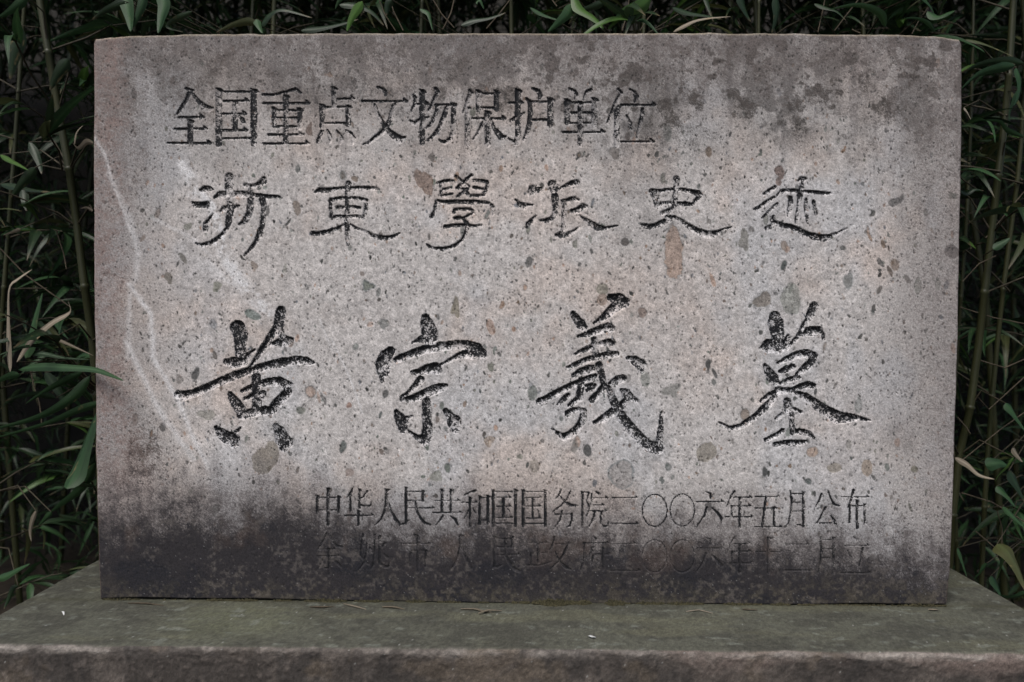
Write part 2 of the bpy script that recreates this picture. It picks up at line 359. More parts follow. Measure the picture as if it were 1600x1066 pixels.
TYPE = {  # the printed-style rows
'quan': (260,125,9.694,1,"P 300 130 12 400 165 12|P 350 180 20 300 300 18 220 430 16 160 520 6|P 380 190 9 480 320 24 560 400 40 620 440 46 690 430 16|H 180 570 560|V 360 600 960 34|H 120 745 610|H 20 960 670"),
'guo': (260,125,9.694,1,"V 795 130 1000 38|L 820 182 1320|V 1325 140 990 38|H 870 322 1240|V 1040 330 760 30|H 860 515 1200|H 850 765 1220|P 1090 540 5 1150 600 24 1170 640 20|L 820 888 1320"),
'zhong': (400,125,9.694,1,"P 100 225 8 250 230 10 420 190 12 600 140 16 680 200 8|H 110 355 800|V 450 225 960 32|V 275 420 710 24|L 280 465 690|V 660 430 740 30|L 300 575 640|L 300 708 640|H 190 832 700|H 110 967 800"),
'dian': (400,125,9.694,1,"V 1185 110 410 28|H 1220 290 1480|V 1000 370 720 30|L 1030 415 1400|V 1400 390 700 32|L 1030 658 1400|P 1080 760 6 1120 840 17 1130 900 22 1120 950 10|P 1220 770 6 1280 850 20 1295 910 20 1275 960 6|P 1370 770 8 1440 820 22 1480 890 24 1470 960 12|P 1000 780 20 970 860 24 930 940 16"),
'wen': (550,125,9.694,1,"P 385 110 7 460 140 24 500 180 24 510 230 10|H 150 325 830|P 650 370 32 620 470 32 580 600 28 530 700 28 460 790 26 360 870 24 260 950 18 170 985 5|P 345 370 13 375 480 15 430 600 22 500 700 28 570 790 32 660 860 48 720 905 54 800 870 14"),
'wu': (550,125,9.694,1,"V 1065 150 980 34|P 930 235 12 960 270 18 945 380 12 900 480 8|H 960 370 1160|P 880 620 8 950 660 24 1040 590 12 1160 560 6|P 1260 130 14 1300 190 28 1270 250 24 1220 360 18 1160 470 10|L 1230 380 1540|V 1540 350 800 34|P 1535 800 34 1490 900 24 1400 950 18 1320 905 6|P 1290 400 20 1270 520 22 1210 650 18 1120 740 6|P 1440 400 24 1390 570 31 1340 700 26 1250 830 20 1140 920 6"),
'bao': (700,125,9.694,1,"P 330 160 14 350 200 31 300 330 28 270 420 16 230 500 6|V 295 400 1000 33|V 460 160 470 30|L 480 212 730|V 735 160 460 30|L 480 425 730|V 600 470 1000 35|H 370 588 870|P 560 600 14 500 700 18 450 820 14 380 900 5|P 650 600 10 700 740 20 770 820 36 810 880 36 870 860 11"),
'hu': (700,125,9.694,1,"V 1060 140 960 35|P 1060 900 36 1020 960 26 920 890 5|H 930 348 1130|P 950 620 12 1010 580 20 1150 500 6|P 1280 130 10 1370 170 26 1400 240 24 1380 300 8|P 1190 280 12 1240 340 26 1250 500 28 1230 680 28 1190 820 24 1140 920 8|L 1260 330 1550|V 1550 270 690 38|L 1260 605 1550"),
'dan': (880,125,9.694,1,"P 90 130 8 170 170 18 205 230 20 180 290 8|P 420 150 20 350 190 18 310 300 8|V 60 290 660 36|L 80 348 460|V 475 280 700 38|L 80 498 460|L 80 655 460|V 262 330 1000 33|H 0 795 620"),
'wei': (880,125,9.694,1,"P 830 140 12 880 210 28 800 350 24 720 520 12 670 650 6|V 815 380 1010 33|P 1010 140 8 1080 190 20 1115 260 28 1090 330 10|H 870 383 1400|P 960 540 8 1010 650 24 1030 740 26|P 1200 440 16 1200 540 26 1160 700 22 1120 880 6|H 860 940 1370"),
'zhong_small': (485,755,6.878,4,"V 75 130 325 17|V 188 50 460 18|V 305 135 325 17|L 80 155 300|L 80 290 300"),
'hua': (485,755,6.878,4,"P 450 60 13 435 110 16 395 150 5|V 430 120 305 15|V 528 60 280 16|P 610 90 15 570 150 11 500 190 4|P 528 230 11 580 250 13 650 245 13 655 200 4|H 365 348 680|V 517 290 460 16"),
'ren': (485,755,6.878,4,"P 800 65 7 850 75 11|P 820 90 21 815 200 19 800 300 17 760 390 13 690 455 4|P 840 200 5 870 300 11 910 380 20 945 430 19 960 460 7"),
'min': (485,755,6.878,4,"V 1028 40 440 17|V 1210 75 205 16|L 1030 92 1210|L 1030 187 1210|H 1030 268 1330|P 945 445 5 1000 440 11 1060 400 5|P 1132 190 13 1140 290 13 1180 370 15 1230 430 19 1290 450 13"),
'gong': (650,755,6.878,4,"V 280 65 310 17|V 375 65 310 17|H 200 190 470|H 180 317 490|P 290 350 13 260 400 11 215 450 4|P 365 355 5 420 390 17 450 450 13"),
'he': (650,755,6.878,4,"P 515 135 4 580 100 11 640 85 15|H 495 210 660|V 582 150 470 15|P 570 280 7 540 340 7 515 385 3|P 610 270 5 640 320 9|V 685 135 450 16|V 773 130 440 20|L 690 157 770|L 690 400 770"),
'guo_small': (650,755,6.878,4,"V 830 70 475 19|L 850 93 1060|V 1070 65 470 19|H 870 155 1020|V 940 160 370 15|H 870 250 1020|H 860 372 1040|P 980 270 5 1005 300 9|L 850 433 1060"),
'guo_next': (810,755,6.878,4,"V 50 70 470 17|L 60 92 290|V 290 75 470 18|H 80 158 250|V 155 165 375 14|H 80 250 240|H 90 378 240|P 200 280 5 220 310 9|L 60 435 290"),
'wu_small': (810,755,6.878,4,"P 460 70 13 450 110 13 400 170 4|P 555 105 13 520 180 11 460 240 9 370 310 3|P 430 120 5 500 200 13 570 240 17 640 245 7|L 390 335 580|P 575 330 13 575 400 13 555 460 13 520 470 5|P 470 300 11 450 400 11 380 490 4"),
'yuan': (810,755,6.878,4,"V 690 90 480 15|L 690 100 760|P 755 110 11 735 190 5 765 270 9 740 350 11 715 340 3|P 830 90 5 865 115 13|P 785 120 11 790 200 5|H 790 162 960|H 810 238 920|H 770 300 950|P 820 310 11 810 380 13 760 470 4|P 890 310 11 885 430 11 920 465 9 965 460 9 965 410 4"),
'er': (810,755,6.878,4,"H 1010 158 1280|H 990 437 1290"),
'ling': (970,755,6.878,4,"O 365 295 133 172"),
'ling_next': (970,755,6.878,4,"O 663 292 130 172"),
'liu': (970,755,6.878,4,"P 920 95 7 965 115 13 965 160 13|H 805 200 1105|P 925 265 15 900 350 15 860 410 9 815 475 4|P 980 265 5 1040 320 17 1085 380 18 1080 430 7"),
'nian': (1080,755,6.878,4,"P 465 90 15 430 150 13 385 250 5|H 450 155 650|V 523 150 485 16|H 440 248 640|V 440 240 360 12|H 360 363 665"),
'wu_five': (1080,755,6.878,4,"H 690 147 955|P 805 150 15 785 300 15 765 465 15|H 690 270 920|V 890 255 465 15|H 680 470 975"),
'yue': (1220,755,6.878,4,"P 110 90 11 118 200 15 112 320 15 85 430 9 45 480 3|L 115 115 240|V 245 90 480 17|L 120 210 235|L 120 303 235|P 175 447 5 235 455 9"),
'gong_public': (1220,755,6.878,4,"P 440 120 15 410 200 13 360 285 4|P 510 85 9 540 170 11 570 225 17 630 245 8|P 485 260 15 440 350 15 390 430 9|L 385 430 550|P 540 350 7 575 400 17 590 445 15"),
'bu': (1220,755,6.878,4,"H 655 150 945|P 785 75 15 760 180 13 720 260 5|V 740 230 430 14|L 740 243 900|V 905 220 440 16|V 822 180 490 17"),
'yu': (485,755,6.878,5,"P 175 540 11 150 600 11 115 660 9 80 715 4|P 190 545 7 240 630 9 290 680 13 350 685 5|H 110 712 270|H 75 785 320|V 200 700 990 16|P 130 830 7 105 880 7 80 930 3|P 250 820 5 300 870 13 330 900 9|P 130 915 3 190 915 9"),
'yao': (485,755,6.878,5,"P 565 555 13 550 660 13 540 780 11 600 850 9 630 870 5|P 610 640 11 605 740 11 580 850 11 530 920 3|L 520 660 650|P 695 560 13 690 750 13 680 870 9 650 920 3|V 745 560 860 17|P 745 860 15 800 900 13 840 900 11 845 860 3|P 800 650 15 770 690 5|P 790 760 5 830 800 13|P 640 700 11 670 740 5"),
'shi_city': (485,755,6.878,5,"P 1110 555 7 1150 570 15|H 980 652 1290|V 1155 570 960 16|V 1075 740 900 14|L 1075 725 1240|V 1240 720 900 14"),
'ren_lower': (650,755,6.878,5,"P 460 565 7 510 575 11|P 480 570 19 475 680 15 455 780 13 420 870 11 370 930 3|P 505 680 5 530 780 13 570 860 19 600 920 9"),
'min_lower': (650,755,6.878,5,"V 845 570 900 17|L 850 597 1050|V 1040 570 690 16|L 850 690 1050|H 850 770 1120|P 960 600 11 965 770 13 1010 860 15 1070 930 17 1120 950 13|P 845 900 15 870 905 11 920 880 3"),
'zheng': (810,755,6.878,5,"H 110 642 310|V 215 650 860 14|V 140 750 870 12|L 215 750 300|P 110 880 5 220 885 7 370 840 3|P 390 580 11 380 640 13 340 720 7|H 370 655 560|P 530 670 13 480 780 13 430 850 11 340 920 3|P 400 740 5 450 850 15 520 910 15 570 930 5"),
'fu': (810,755,6.878,5,"P 810 575 7 840 600 13|H 690 645 970|P 710 640 11 710 750 11 700 850 9 670 930 3|P 800 690 13 780 760 11 750 800 4|V 800 770 930 12|H 820 765 990|V 910 690 940 14|P 840 820 5 860 850 9"),
'er_lower': (810,755,6.878,5,"H 1010 655 1270|H 985 940 1310"),
'ling_lower': (970,755,6.878,5,"O 365 785 133 172"),
'ling_lower_next': (970,755,6.878,5,"O 663 785 130 172"),
'liu_lower': (970,755,6.878,5,"P 930 590 7 965 610 13 965 655 13|H 815 702 1105|P 915 760 13 890 850 13 810 960 4|P 980 770 5 1040 830 17 1085 890 17"),
'nian_lower': (1080,755,6.878,5,"P 465 590 15 430 650 11 390 740 4|H 450 652 640|V 523 650 970 16|H 440 735 640|V 440 735 850 12|H 360 862 665"),
'shi_ten': (1080,755,6.878,5,"V 835 580 970 18|H 690 740 985"),
'er_last': (1220,755,6.878,5,"H 85 660 300|H 30 938 340"),
'yue_lower': (1220,755,6.878,5,"P 430 585 11 438 720 15 430 850 15 400 960 5|L 440 610 570|V 570 580 970 17|L 440 710 570|L 440 803 570"),
'li': (1220,755,6.878,5,"P 785 580 7 820 610 15|H 680 672 950|P 720 720 5 755 800 11 775 900 11|P 880 700 15 870 800 13 840 900 7|H 640 965 965"),
}

# ------------------------------------------------------------------ the stone tablet
NX, NY = 1120, 740


def build_tablet():
    s = np.linspace(0, 1, NX)[None, :].repeat(NY, 0)
    t = np.linspace(0, 1, NY)[:, None].repeat(NX, 1)
    xs = np.linspace(0, 1, NX); ts = np.linspace(0, 1, NY)
    # outline as it was hewn: slightly bowed, with chipped arrises
    top = np.interp(xs, [0, .015, .05, .11, .3, .5, .75, .92, .97, 1], [60, 57, 55, 53, 51, 51, 51, 53.5, 56, 61])
    bot = np.interp(xs, [0, .05, .18, .3, .55, .8, .9, 1], [936.2, 935.0, 936.6, 939.8, 943.8, 945.4, 944.6, 945.2]) + 1.8 * (fbm(xs * 1356, xs * 0 + 3, 60, 40, 6, 5) - .5)
    lef = np.interp(ts, [0, .01, .25, .5, .8, .96, 1], [147.5, 145, 145, 146.5, 150, 153.5, 156])
    rig = np.interp(ts, [0, .012, .2, .5, .8, .94, 1], [1501, 1504, 1503.5, 1498.5, 1490.5, 1486, 1480])
    top = top + 3.2 * (fbm(xs * 1356, xs * 0 + 3, 30, 40, 5, 6, .65) - 0.5)
    lef = lef + 2.6 * (fbm(ts * 885, ts * 0 + 9, 60, 60, 7, 5) - 0.5)
    rig = rig + 2.6 * (fbm(ts * 885, ts * 0 + 29, 60, 60, 8, 5) - 0.5)
    X = lef[:, None] + (rig - lef)[:, None] * s
    Y = top[None, :] + (bot - top)[None, :] * t
    dx = (1502 - 148) / (NX - 1.0); dy = (950 - 53) / (NY - 1.0)

    def win(x0, x1, y0, y1):
        i0 = int((x0 - 156) / dx) - 9; i1 = int((x1 - 145) / dx) + 12
        j0 = int((y0 - 61) / dy) - 8; j1 = int((y1 - 51) / dy) + 10
        return slice(max(0, j0), max(1, min(NY, j1))), slice(max(0, i0), max(1, min(NX, i1)))

    # ---------------- engraved lettering: distance inside each stroke, in view units
    inside = np.full((NY, NX), -9.0)          # depth inside the nearest stroke
    owner = np.full((NY, NX), -1, dtype=np.int32)
    wob = (fbm(X, Y, 7, 7, 401, 3) - 0.5)

    def stroke(pts, idx, sharp=1.0):
        x0 = min(p[0] - p[2] for p in pts) - 3; x1 = max(p[0] + p[2] for p in pts) + 3
        y0 = min(p[1] - p[2] for p in pts) - 3; y1 = max(p[1] + p[2] for p in pts) + 3
        w = win(x0, x1, y0, y1)
        gx, gy = X[w], Y[w]
        best = np.full(gx.shape, -9.0)
        for (ax, ay, ar), (bx, by, br) in zip(pts[:-1], pts[1:]):
            vx, vy = bx - ax, by - ay
            L2 = vx * vx + vy * vy + 1e-9
            q = np.clip(((gx - ax) * vx + (gy - ay) * vy) / L2, 0, 1)
            d = np.hypot(gx - ax - q * vx, gy - ay - q * vy)
            best = np.maximum(best, ar + (br - ar) * q - d)
        best = best + wob[w] * sharp
        cur = inside[w]
        m = best > cur
        cur[m] = best[m]
        ow = owner[w]
        ow[m & (best > -1.35)] = idx

    chars = []
    for table in (TALL, TYPE):
        for name, (ox, oy, z, row, data) in table.items():
            idx = len(chars)
            chars.append((name, row))
            for st in data.split('|'):
                f = st.split()
                a = [float(v) for v in f[1:]]
                gx = lambda v: ox + v / z
                gy = lambda v: oy + v / z
                wide = 0.85 if row == 4 else (0.95 if row == 5 else 1.0)
                if f[0] == 'P':
                    pts = [(gx(a[i]), gy(a[i + 1]), max(a[i + 2] / z * wide, 0.55)) for i in range(0, len(a), 3)]
                    if len(pts) == 1:
                        pts = pts * 2
                    stroke(pts, idx, 1.5 if row >= 2 and row <= 3 else 0.8)
                elif f[0] in 'HL':
                    x0, y, x1 = a
                    r = 0.95 if row == 1 else 0.72
                    stroke([(gx(x0), gy(y), r), (gx(x1), gy(y), r)], idx, 0.3)
                    if f[0] == 'H':
                        k = 2.6 if row == 1 else 1.75
                        stroke([(gx(x1) - 1.7 * k, gy(y) - 1.7 * k, 0.5), (gx(x1) - 1.25 * k, gy(y) - 0.75 * k, 0.75 * k),
                                (gx(x1) + 0.4 * k, gy(y) - 0.1 * k, 0.5)], idx, 0.4)
                elif f[0] == 'V':
                    x, y0, y1, r = a
                    r = r / z * wide
                    stroke([(gx(x), gy(y0) + r, r), (gx(x), gy(y1) - r * 0.6, r)], idx, 0.7)
                    stroke([(gx(x) - r * 1.1, gy(y0), 0.5), (gx(x) + r * 0.6, gy(y0) + r, r * 0.8), (gx(x) + r * 1.6, gy(y0) + r * 1.1, 0.5)], idx, 0.4)
                elif f[0] == 'O':
                    cx, cy, rx, ry = a
                    pts = [(gx(cx + rx * math.cos(k * math.tau / 40)), gy(cy + ry * math.sin(k * math.tau / 40)), 0.8) for k in range(41)]
                    stroke(pts, idx, 0.3)
    nchar = len(chars)
    inside = inside + np.choose(np.array([c[1] for c in chars] + [0])[owner], [0, 1.2, .9, 1.6, .2, .10])
    rows = np.array([c[1] for c in chars] + [0])
    row_of = rows[owner]
    ins = np.clip(inside, -1, 40)
    # cross-section: steep walls, floor flattening out; big brush strokes are cut deepest
    cap = np.choose(np.clip(row_of, 0, 5), [0, 3.0, 3.4, 5.4, 2.3, 1.9])
    depth_c = cap * (1 - np.exp(-np.clip(ins + 0.35, 0, 40) * 1.25 / np.maximum(cap, 0.1)))
    depth_c = depth_c * (0.86 + 0.28 * fbm(X, Y, 10, 10, 77, 3))
    depth_c[(owner < 0) | (inside < -.35)] = 0

    # ---------------- colour of the stone itself
    n1 = fbm(X, Y, 190, 150, 11); n2 = fbm(X, Y, 60, 55, 21); n3 = fbm(X, Y, 16, 16, 31)
    n4 = fbm(X, Y, 5, 5, 41, 3); st = fbm(X, Y, 34, 260, 51); st2 = fbm(X, Y, 12, 120, 61)
    grey = lin(190, 186, 184); pink = lin(194, 181, 173); cool = lin(182, 184, 188)
    col = np.empty((NY, NX, 3))
    pk = 0.7 * smooth(0.44, 0.70, n1 * 0.6 + n2 * 0.4)
    cl = smooth(0.50, 0.70, fbm(X, Y, 120, 160, 71))
    for i in range(3):
        col[..., i] = grey[i] * (1 - pk) + pink[i] * pk
        col[..., i] = col[..., i] * (1 - cl * 0.5) + cool[i] * cl * 0.5
    warm = smooth(1.0, 0.0, np.hypot((X - 1060) / 130, (Y - 480) / 150)) * 0.5 + smooth(1, 0, np.hypot((X - 1330) / 130, (Y - 680) / 120)) * 0.5 \
        + smooth(1, 0, np.hypot((X - 330) / 190, (Y - 470) / 170)) * 0.4
    col = col * (1 - warm[..., None] * 0.3) + lin(178, 156, 142) * warm[..., None] * 0.3
    col *= (0.86 + 0.28 * n3)[..., None] * (0.62 + 0.76 * n4)[..., None]

    height = 1.6 * (n2 - 0.5) + 0.7 * (n3 - 0.5) + 0.35 * (n4 - 0.5)

    def blend(mask, c, idx=Ellipsis):
        m = np.clip(mask, 0, 1)[..., None]
        col[idx] = col[idx] * (1 - m) + c * m

    # fragments embedded in the tuff
    rs = np.random.RandomState(4)
    pal = [lin(104, 112, 104), lin(120, 122, 112), lin(128, 112, 98), lin(150, 124, 104), lin(96, 92, 88), lin(72, 74, 74),
           lin(138, 142, 138), lin(112, 100, 92), lin(84, 92, 90), lin(176, 150, 134), lin(118, 122, 128)]

    def clast(cx, cy, rx, ry, rot, c, strength=0.85, rec=0.35, rim=0.0, rseed=None):
        R = max(rx, ry) * 1.5 + 2
        w = win(cx - R, cx + R, cy - R, cy + R)
        gx, gy = X[w] - cx, Y[w] - cy
        if gx.size == 0:
            return
        cr, sr = math.cos(rot), math.sin(rot)
        u = (gx * cr + gy * sr) / rx; v = (-gx * sr + gy * cr) / ry
        r_ = rseed or rs
        nv = r_.randint(3, 8)
        rad = 0.45 + 0.95 * r_.rand(nv)
        ang = np.arctan2(v, u) / math.tau * nv
        i0 = np.floor(ang).astype(int); f = ang - i0
        edge = rad[i0 % nv] * (1 - f) + rad[(i0 + 1) % nv] * f
        d = edge - np.hypot(u, v)
        d = d + 0.20 * (n4[w] - .5) + 0.5 * (n3[w] - .5) * min(1.0, max(rx, ry) / 12)
        m = smooth(-0.02, 0.45 / max(min(rx, ry), 1.0) + 0.01, d)
        tex = 0.55 + 0.90 * n4[w] + 0.5 * (n3[w] - 0.5)
        cw = col[w]
        cw[...] = cw * (1 - (m * strength)[..., None]) + (c * tex[..., None]) * (m * strength)[..., None]
        if rim < 0:
            e = np.exp(-(d / (1.3 / max(rx, ry))) ** 2) * -rim
            cw[...] = cw * (1 - e[..., None]) + lin(74, 78, 78) * e[..., None]
        elif rim:
            e = np.exp(-(d / (1.7 / max(rx, ry))) ** 2) * rim
            cw[...] = cw * (1 - e[..., None]) + lin(112, 120, 122) * e[..., None]
        height[w] += m * rec

    for k in range(3600):
        cx, cy = rs.uniform(150, 1500), rs.uniform(60, 945)
        sz = rs.uniform(0.8, 2.3) * (1 + 0.8 * rs.rand() ** 4)
        clast(cx, cy, sz * rs.uniform(0.6, 1.0), sz * rs.uniform(0.8, 1.7), rs.uniform(-0.5, 0.5), pal[rs.randint(len(pal))] * .85, rs.uniform(0.6, 1.0), rs.uniform(0, .5))
    for k in range(1500):
        cx, cy = rs.uniform(150, 1500), rs.uniform(60, 860)
        sz = rs.uniform(1.0, 2.2) * (1 + 1.0 * rs.rand() ** 5)
        clast(cx, cy, sz * rs.uniform(0.5, 1.0), sz * rs.uniform(0.8, 1.8), rs.uniform(-0.7, 0.7), lin(*(rs.uniform(44, 84) + np.array([0, 2, 0]))), rs.uniform(0.75, 1.0), rs.uniform(.3, 1.0))
    for k in range(180):
        cx, cy = rs.uniform(160, 1490), rs.uniform(90, 930)
        sz = rs.uniform(3.0, 6.0) * (1 + 0.7 * rs.rand() ** 3)
        clast(cx, cy, sz * rs.uniform(0.5, 1.0), sz * rs.uniform(0.9, 1.8), rs.uniform(-0.5, 0.5), pal[rs.randint(len(pal))] * .9, rs.uniform(0.55, 0.95), rs.uniform(0, .4), -rs.uniform(.3, .8) if rs.rand() < .4 else 0)
    big = [(1052, 405, 24, 52, -.12, (156, 132, 116), .7, .5), (975, 741, 23, 17, 0, (158, 154, 152), .8, .7), (943, 452, 13, 15, 0, (124, 122, 110), .75, 0),
           (940, 470, 10, 11, .3, (138, 118, 104), .6, 0), (1234, 462, 17, 28, -.1, (132, 134, 128), .75, .2), (1162, 376, 9, 17, 0, (112, 110, 102), .7, 0),
           (1397, 316, 13, 9, -.4, (98, 98, 98), .85, 0), (1488, 397, 12, 13, .2, (92, 90, 90), .9, 0), (1190, 468, 11, 14, .3, (112, 104, 94), .75, .2),
           (662, 285, 12, 24, -.3, (112, 92, 80), .75, 0), (463, 324, 8, 12, -.2, (116, 104, 92), .75, 0), (575, 447, 10, 9, 0, (100, 108, 98), .8, .6),
           (712, 481, 7, 15, .05, (120, 114, 98), .75, 0), (768, 511, 6, 12, -.3, (152, 128, 114), .7, 0), (413, 720, 17, 34, .3, (116, 110, 98), .7, 0),
           (1105, 710, 14, 15, 0, (122, 116, 104), .7, 0), (1051, 610, 14, 15, .3, (132, 132, 128), .75, 0), (832, 612, 8, 13, 0, (96, 102, 98), .8, 0),
           (483, 200, 5, 10, 0, (106, 88, 78), .8, 0), (395, 490, 12, 7, .4, (94, 108, 104), .8, 0), (340, 448, 12, 10, .4, (112, 114, 100), .7, 0),
           (263, 435, 6, 8, -.5, (98, 94, 84), .75, 0), (285, 405, 5, 11, -.4, (98, 96, 88), .75, 0), (470, 640, 8, 8, .2, (104, 108, 100), .8, 0),
           (545, 634, 6, 6, 0, (142, 112, 98), .8, 0), (1115, 596, 5, 6, 0, (98, 102, 100), .8, 0), (1001, 487, 8, 11, .1, (118, 102, 94), .75, .2),
           (1326, 436, 6, 11, 0, (102, 106, 104), .75, .4), (1391, 423, 4, 10, -.2, (96, 86, 78), .85, 0), (1434, 444, 5, 13, 0, (128, 132, 126), .7, 0),
           (1464, 446, 5, 13, 0, (132, 136, 130), .7, 0), (1447, 334, 6, 9, 0, (92, 94, 92), .8, 0), (1326, 697, 7, 10, 0, (126, 124, 118), .6, 0),
           (1356, 730, 9, 12, 0, (142, 126, 108), .7, 0), (1386, 730, 6, 8, 0, (98, 108, 102), .8, 0), (1428, 734, 6, 7, 0, (112, 112, 92), .8, 0),
           (1306, 730, 11, 8, 0, (136, 128, 114), .65, 0), (1270, 704, 9, 10, .5, (164, 140, 122), .7, .4), (1340, 630, 6, 13, 0, (128, 132, 130), .65, 0),
           (1218, 282, 5, 7, 0, (100, 82, 74), .8, 0), (975, 378, 8, 7, .2, (72, 66, 64), .85, .2), (764, 691, 9, 8, -.6, (132, 118, 104), .7, 0),
           (897, 700, 6, 11, .2, (118, 116, 112), .7, 0), (1219, 272, 8, 14, 0, (106, 86, 78), .8, 0), (536, 275, 8, 10, -.5, (92, 88, 78), .7, .5),
           (555, 278, 6, 6, 0, (110, 96, 82), .8, 0), (322, 650, 14, 10, .3, (128, 128, 120), .6, 0), (960, 240, 10, 8, 0, (76, 68, 60), .6, .2),
           (1420, 700, 9, 14, 0, (136, 134, 132), .4, 0), (1395, 160, 12, 22, 0, (104, 92, 88), .5, 0), (1377, 118, 8, 14, 0, (98, 88, 86), .5, 0),
           (835, 730, 9, 9, 0, (132, 126, 116), .6, 0), (682, 742, 10, 10, 0, (112, 116, 100), .5, 0), (548, 740, 9, 8, 0, (118, 100, 92), .6, 0)]
    r2 = np.random.RandomState(19)
    for (cx, cy, rx, ry, rot, c, sg, rim) in big:
        clast(cx, cy, rx, ry, rot, lin(*c), sg, 0.3, rim, r2)
    # pores: dark pin holes
    K = 13000
    jj = (rs.rand(K) * (NY - 6)).astype(int) + 3; ii = (rs.rand(K) * (NX - 6)).astype(int) + 3
    stg = rs.rand(K) ** 1.2
    keep = (rs.rand(K) < 0.35 + 0.9 * fbm(X[jj, ii], Y[jj, ii], 90, 90, 91))
    pore = np.zeros((NY, NX))
    for (dj, di, w_) in ((0, 0, 1.0), (1, 0, .9), (0, 1, .6), (1, 1, .5), (2, 0, .45)):
        np.maximum.at(pore, (jj[keep] + dj, ii[keep] + di), stg[keep] * w_)
    # bright calcite veins and bruises
    vein = np.zeros((NY, NX))

    def scratch(pts, wd, s_):
        nonlocal vein
        x0 = min(p[0] for p in pts) - 8 - wd * 3; x1 = max(p[0] for p in pts) + 8 + wd * 3
        y0 = min(p[1] for p in pts) - 8 - wd * 3; y1 = max(p[1] for p in pts) + 8 + wd * 3
        w = win(x0, x1, y0, y1); gx = X[w] + 7 * (n3[w] - .5); gy = Y[w] + 5 * (n3[w] - .5)
        for (ax, ay), (bx, by) in zip(pts[:-1], pts[1:]):
            vx, vy = bx - ax, by - ay
            q = np.clip(((gx - ax) * vx + (gy - ay) * vy) / (vx * vx + vy * vy), 0, 1)
            d = np.hypot(gx - ax - q * vx, gy - ay - q * vy)
            vein[w] = np.maximum(vein[w], s_ * np.exp(-(d / wd) ** 2) * (0.45 + 0.85 * n4[w]) * (1 if wd < 5 else smooth(.30, .62, n3[w] * .6 + n4[w] * .4)))
    scratch([(148, 215), (165, 245), (178, 290), (195, 335), (213, 385), (216, 400)], 2.6, .36)
    scratch([(170, 270), (205, 345), (216, 398), (212, 430), (203, 470), (200, 560)], 4.5, .28)
    scratch([(203, 445), (235, 490), (240, 560), (275, 620), (305, 690), (325, 730)], 4.2, .5)
    scratch([(198, 535), (215, 570), (248, 640), (300, 715)], 4.8, .42)
    scratch([(285, 258), (300, 290), (330, 320), (345, 365), (350, 395)], 6.0, 1.2)
    scratch([(293, 270), (300, 300)], 9, 1.1)
    scratch([(340, 380), (375, 440), (420, 490)], 10.0, .85)
    scratch([(320, 410), (372, 450)], 8.0, .35)
    scratch([(518, 530), (540, 575), (560, 625), (566, 645)], 1.5, .5)
    scratch([(500, 500), (519, 548)], 1.6, .4)
    scratch([(236, 340), (300, 372), (330, 400)], 3.0, .3)

    grain = 0.45 * n4 + 0.30 * np.random.RandomState(15).rand(NY, NX) + 0.25 * n3

    def gblend(mask, c, hard=0.55):
        mask = np.clip(mask, 0, 1)
        g = smooth(0.5 - hard / 2, 0.5 + hard / 2, mask + (grain - 0.5) * 1.5 * np.minimum(1, 4 * mask * (1 - mask) + .25)) * smooth(0, .12, mask)
        blend(0.3 * mask + 0.7 * g, c)

    # ---------------- growth and grime that sit on the stone, and its darker margins
    topd = smooth(330, 60, Y + 120 * (n1 - 0.5))
    dark_top = topd * (0.55 + 0.9 * smooth(0.38, 0.68, st * 0.6 + n2 * 0.4))
    blobs = 0
    for bx, by, rx, ry, a_ in ((1215, 150, 95, 120, .9), (960, 180, 150, 90, .6), (780, 110, 170, 60, .5), (640, 160, 150, 90, .4), (1000, 330, 90, 110, .45),
                               (1430, 180, 60, 140, .45), (540, 120, 110, 70, .4), (1430, 66, 90, 22, .8), (260, 110, 100, 60, .2), (1330, 230, 80, 90, .4),
                               (600, 62, 400, 22, .4), (1150, 66, 120, 22, .5), (1060, 230, 90, 60, .5), (350, 235, 110, 90, .2), (1430, 300, 40, 120, .3)):
        blobs = np.maximum(blobs, a_ * smooth(1.15, 0.0, np.hypot((X - bx) / rx, (Y - by) / ry)))
    grime = np.clip(0.80 * dark_top + .8 * blobs * (0.12 + 1.25 * smooth(0.38, 0.64, n2 * 0.35 + n3 * 0.65)), 0, 1)
    gblend(grime * 0.80, lin(82, 80, 79), 1.3)
    runs = smooth(0.56, 0.74, st2) * smooth(520, 120, Y) * 0.28
    blend(runs, lin(84, 80, 82))
    # blackish lichen rounds in the top part
    lich = smooth(0.55, 0.64, fbm(X, Y, 26, 24, 141, 4)) * smooth(300, 90, Y) * (.35 + .65 * smooth(600, 1000, X + 300 * (n1 - .5)))
    gblend(lich * 0.9, lin(64, 60, 57))
    lich2 = smooth(0.56, 0.66, fbm(X, Y, 15, 14, 151, 3)) * smooth(260, 80, Y)
    gblend(lich2 * 0.6, lin(70, 64, 60))
    em = np.minimum(np.minimum(X - 148, 1500 - X) / 1.0, (Y - 52) * 1.1) + 70 * (n1 - .5) + 30 * (n2 - .5)
    gblend(smooth(200, -10, em) * 0.62, lin(112, 105, 103), .9)  # darker towards the left, right and top margins
    # pink-brown skin on the left margin
    lm = smooth(215, 175, X - (n2 - .5) * 26 - 55 * smooth(560, 760, Y)) * (0.65 + 0.5 * (n3 - 0.3))
    gblend(lm * 0.62, lin(134, 117, 112), .8)
    blot = .75 * smooth(1, 0.0, np.hypot((X - 222 + 40 * (n2 - .5)) / 60, (Y - 715) / 130)) * (0.4 + 1.0 * n3)
    gblend(blot * 0.75, lin(84, 74, 70))
    blend(smooth(1.0, 0.1, np.hypot((X - 1405) / 40, (Y - 680) / 45)) * 0.3, lin(100, 96, 96))
    blend(vein * 1.6, lin(214, 213, 214))
    height -= vein * 0.3
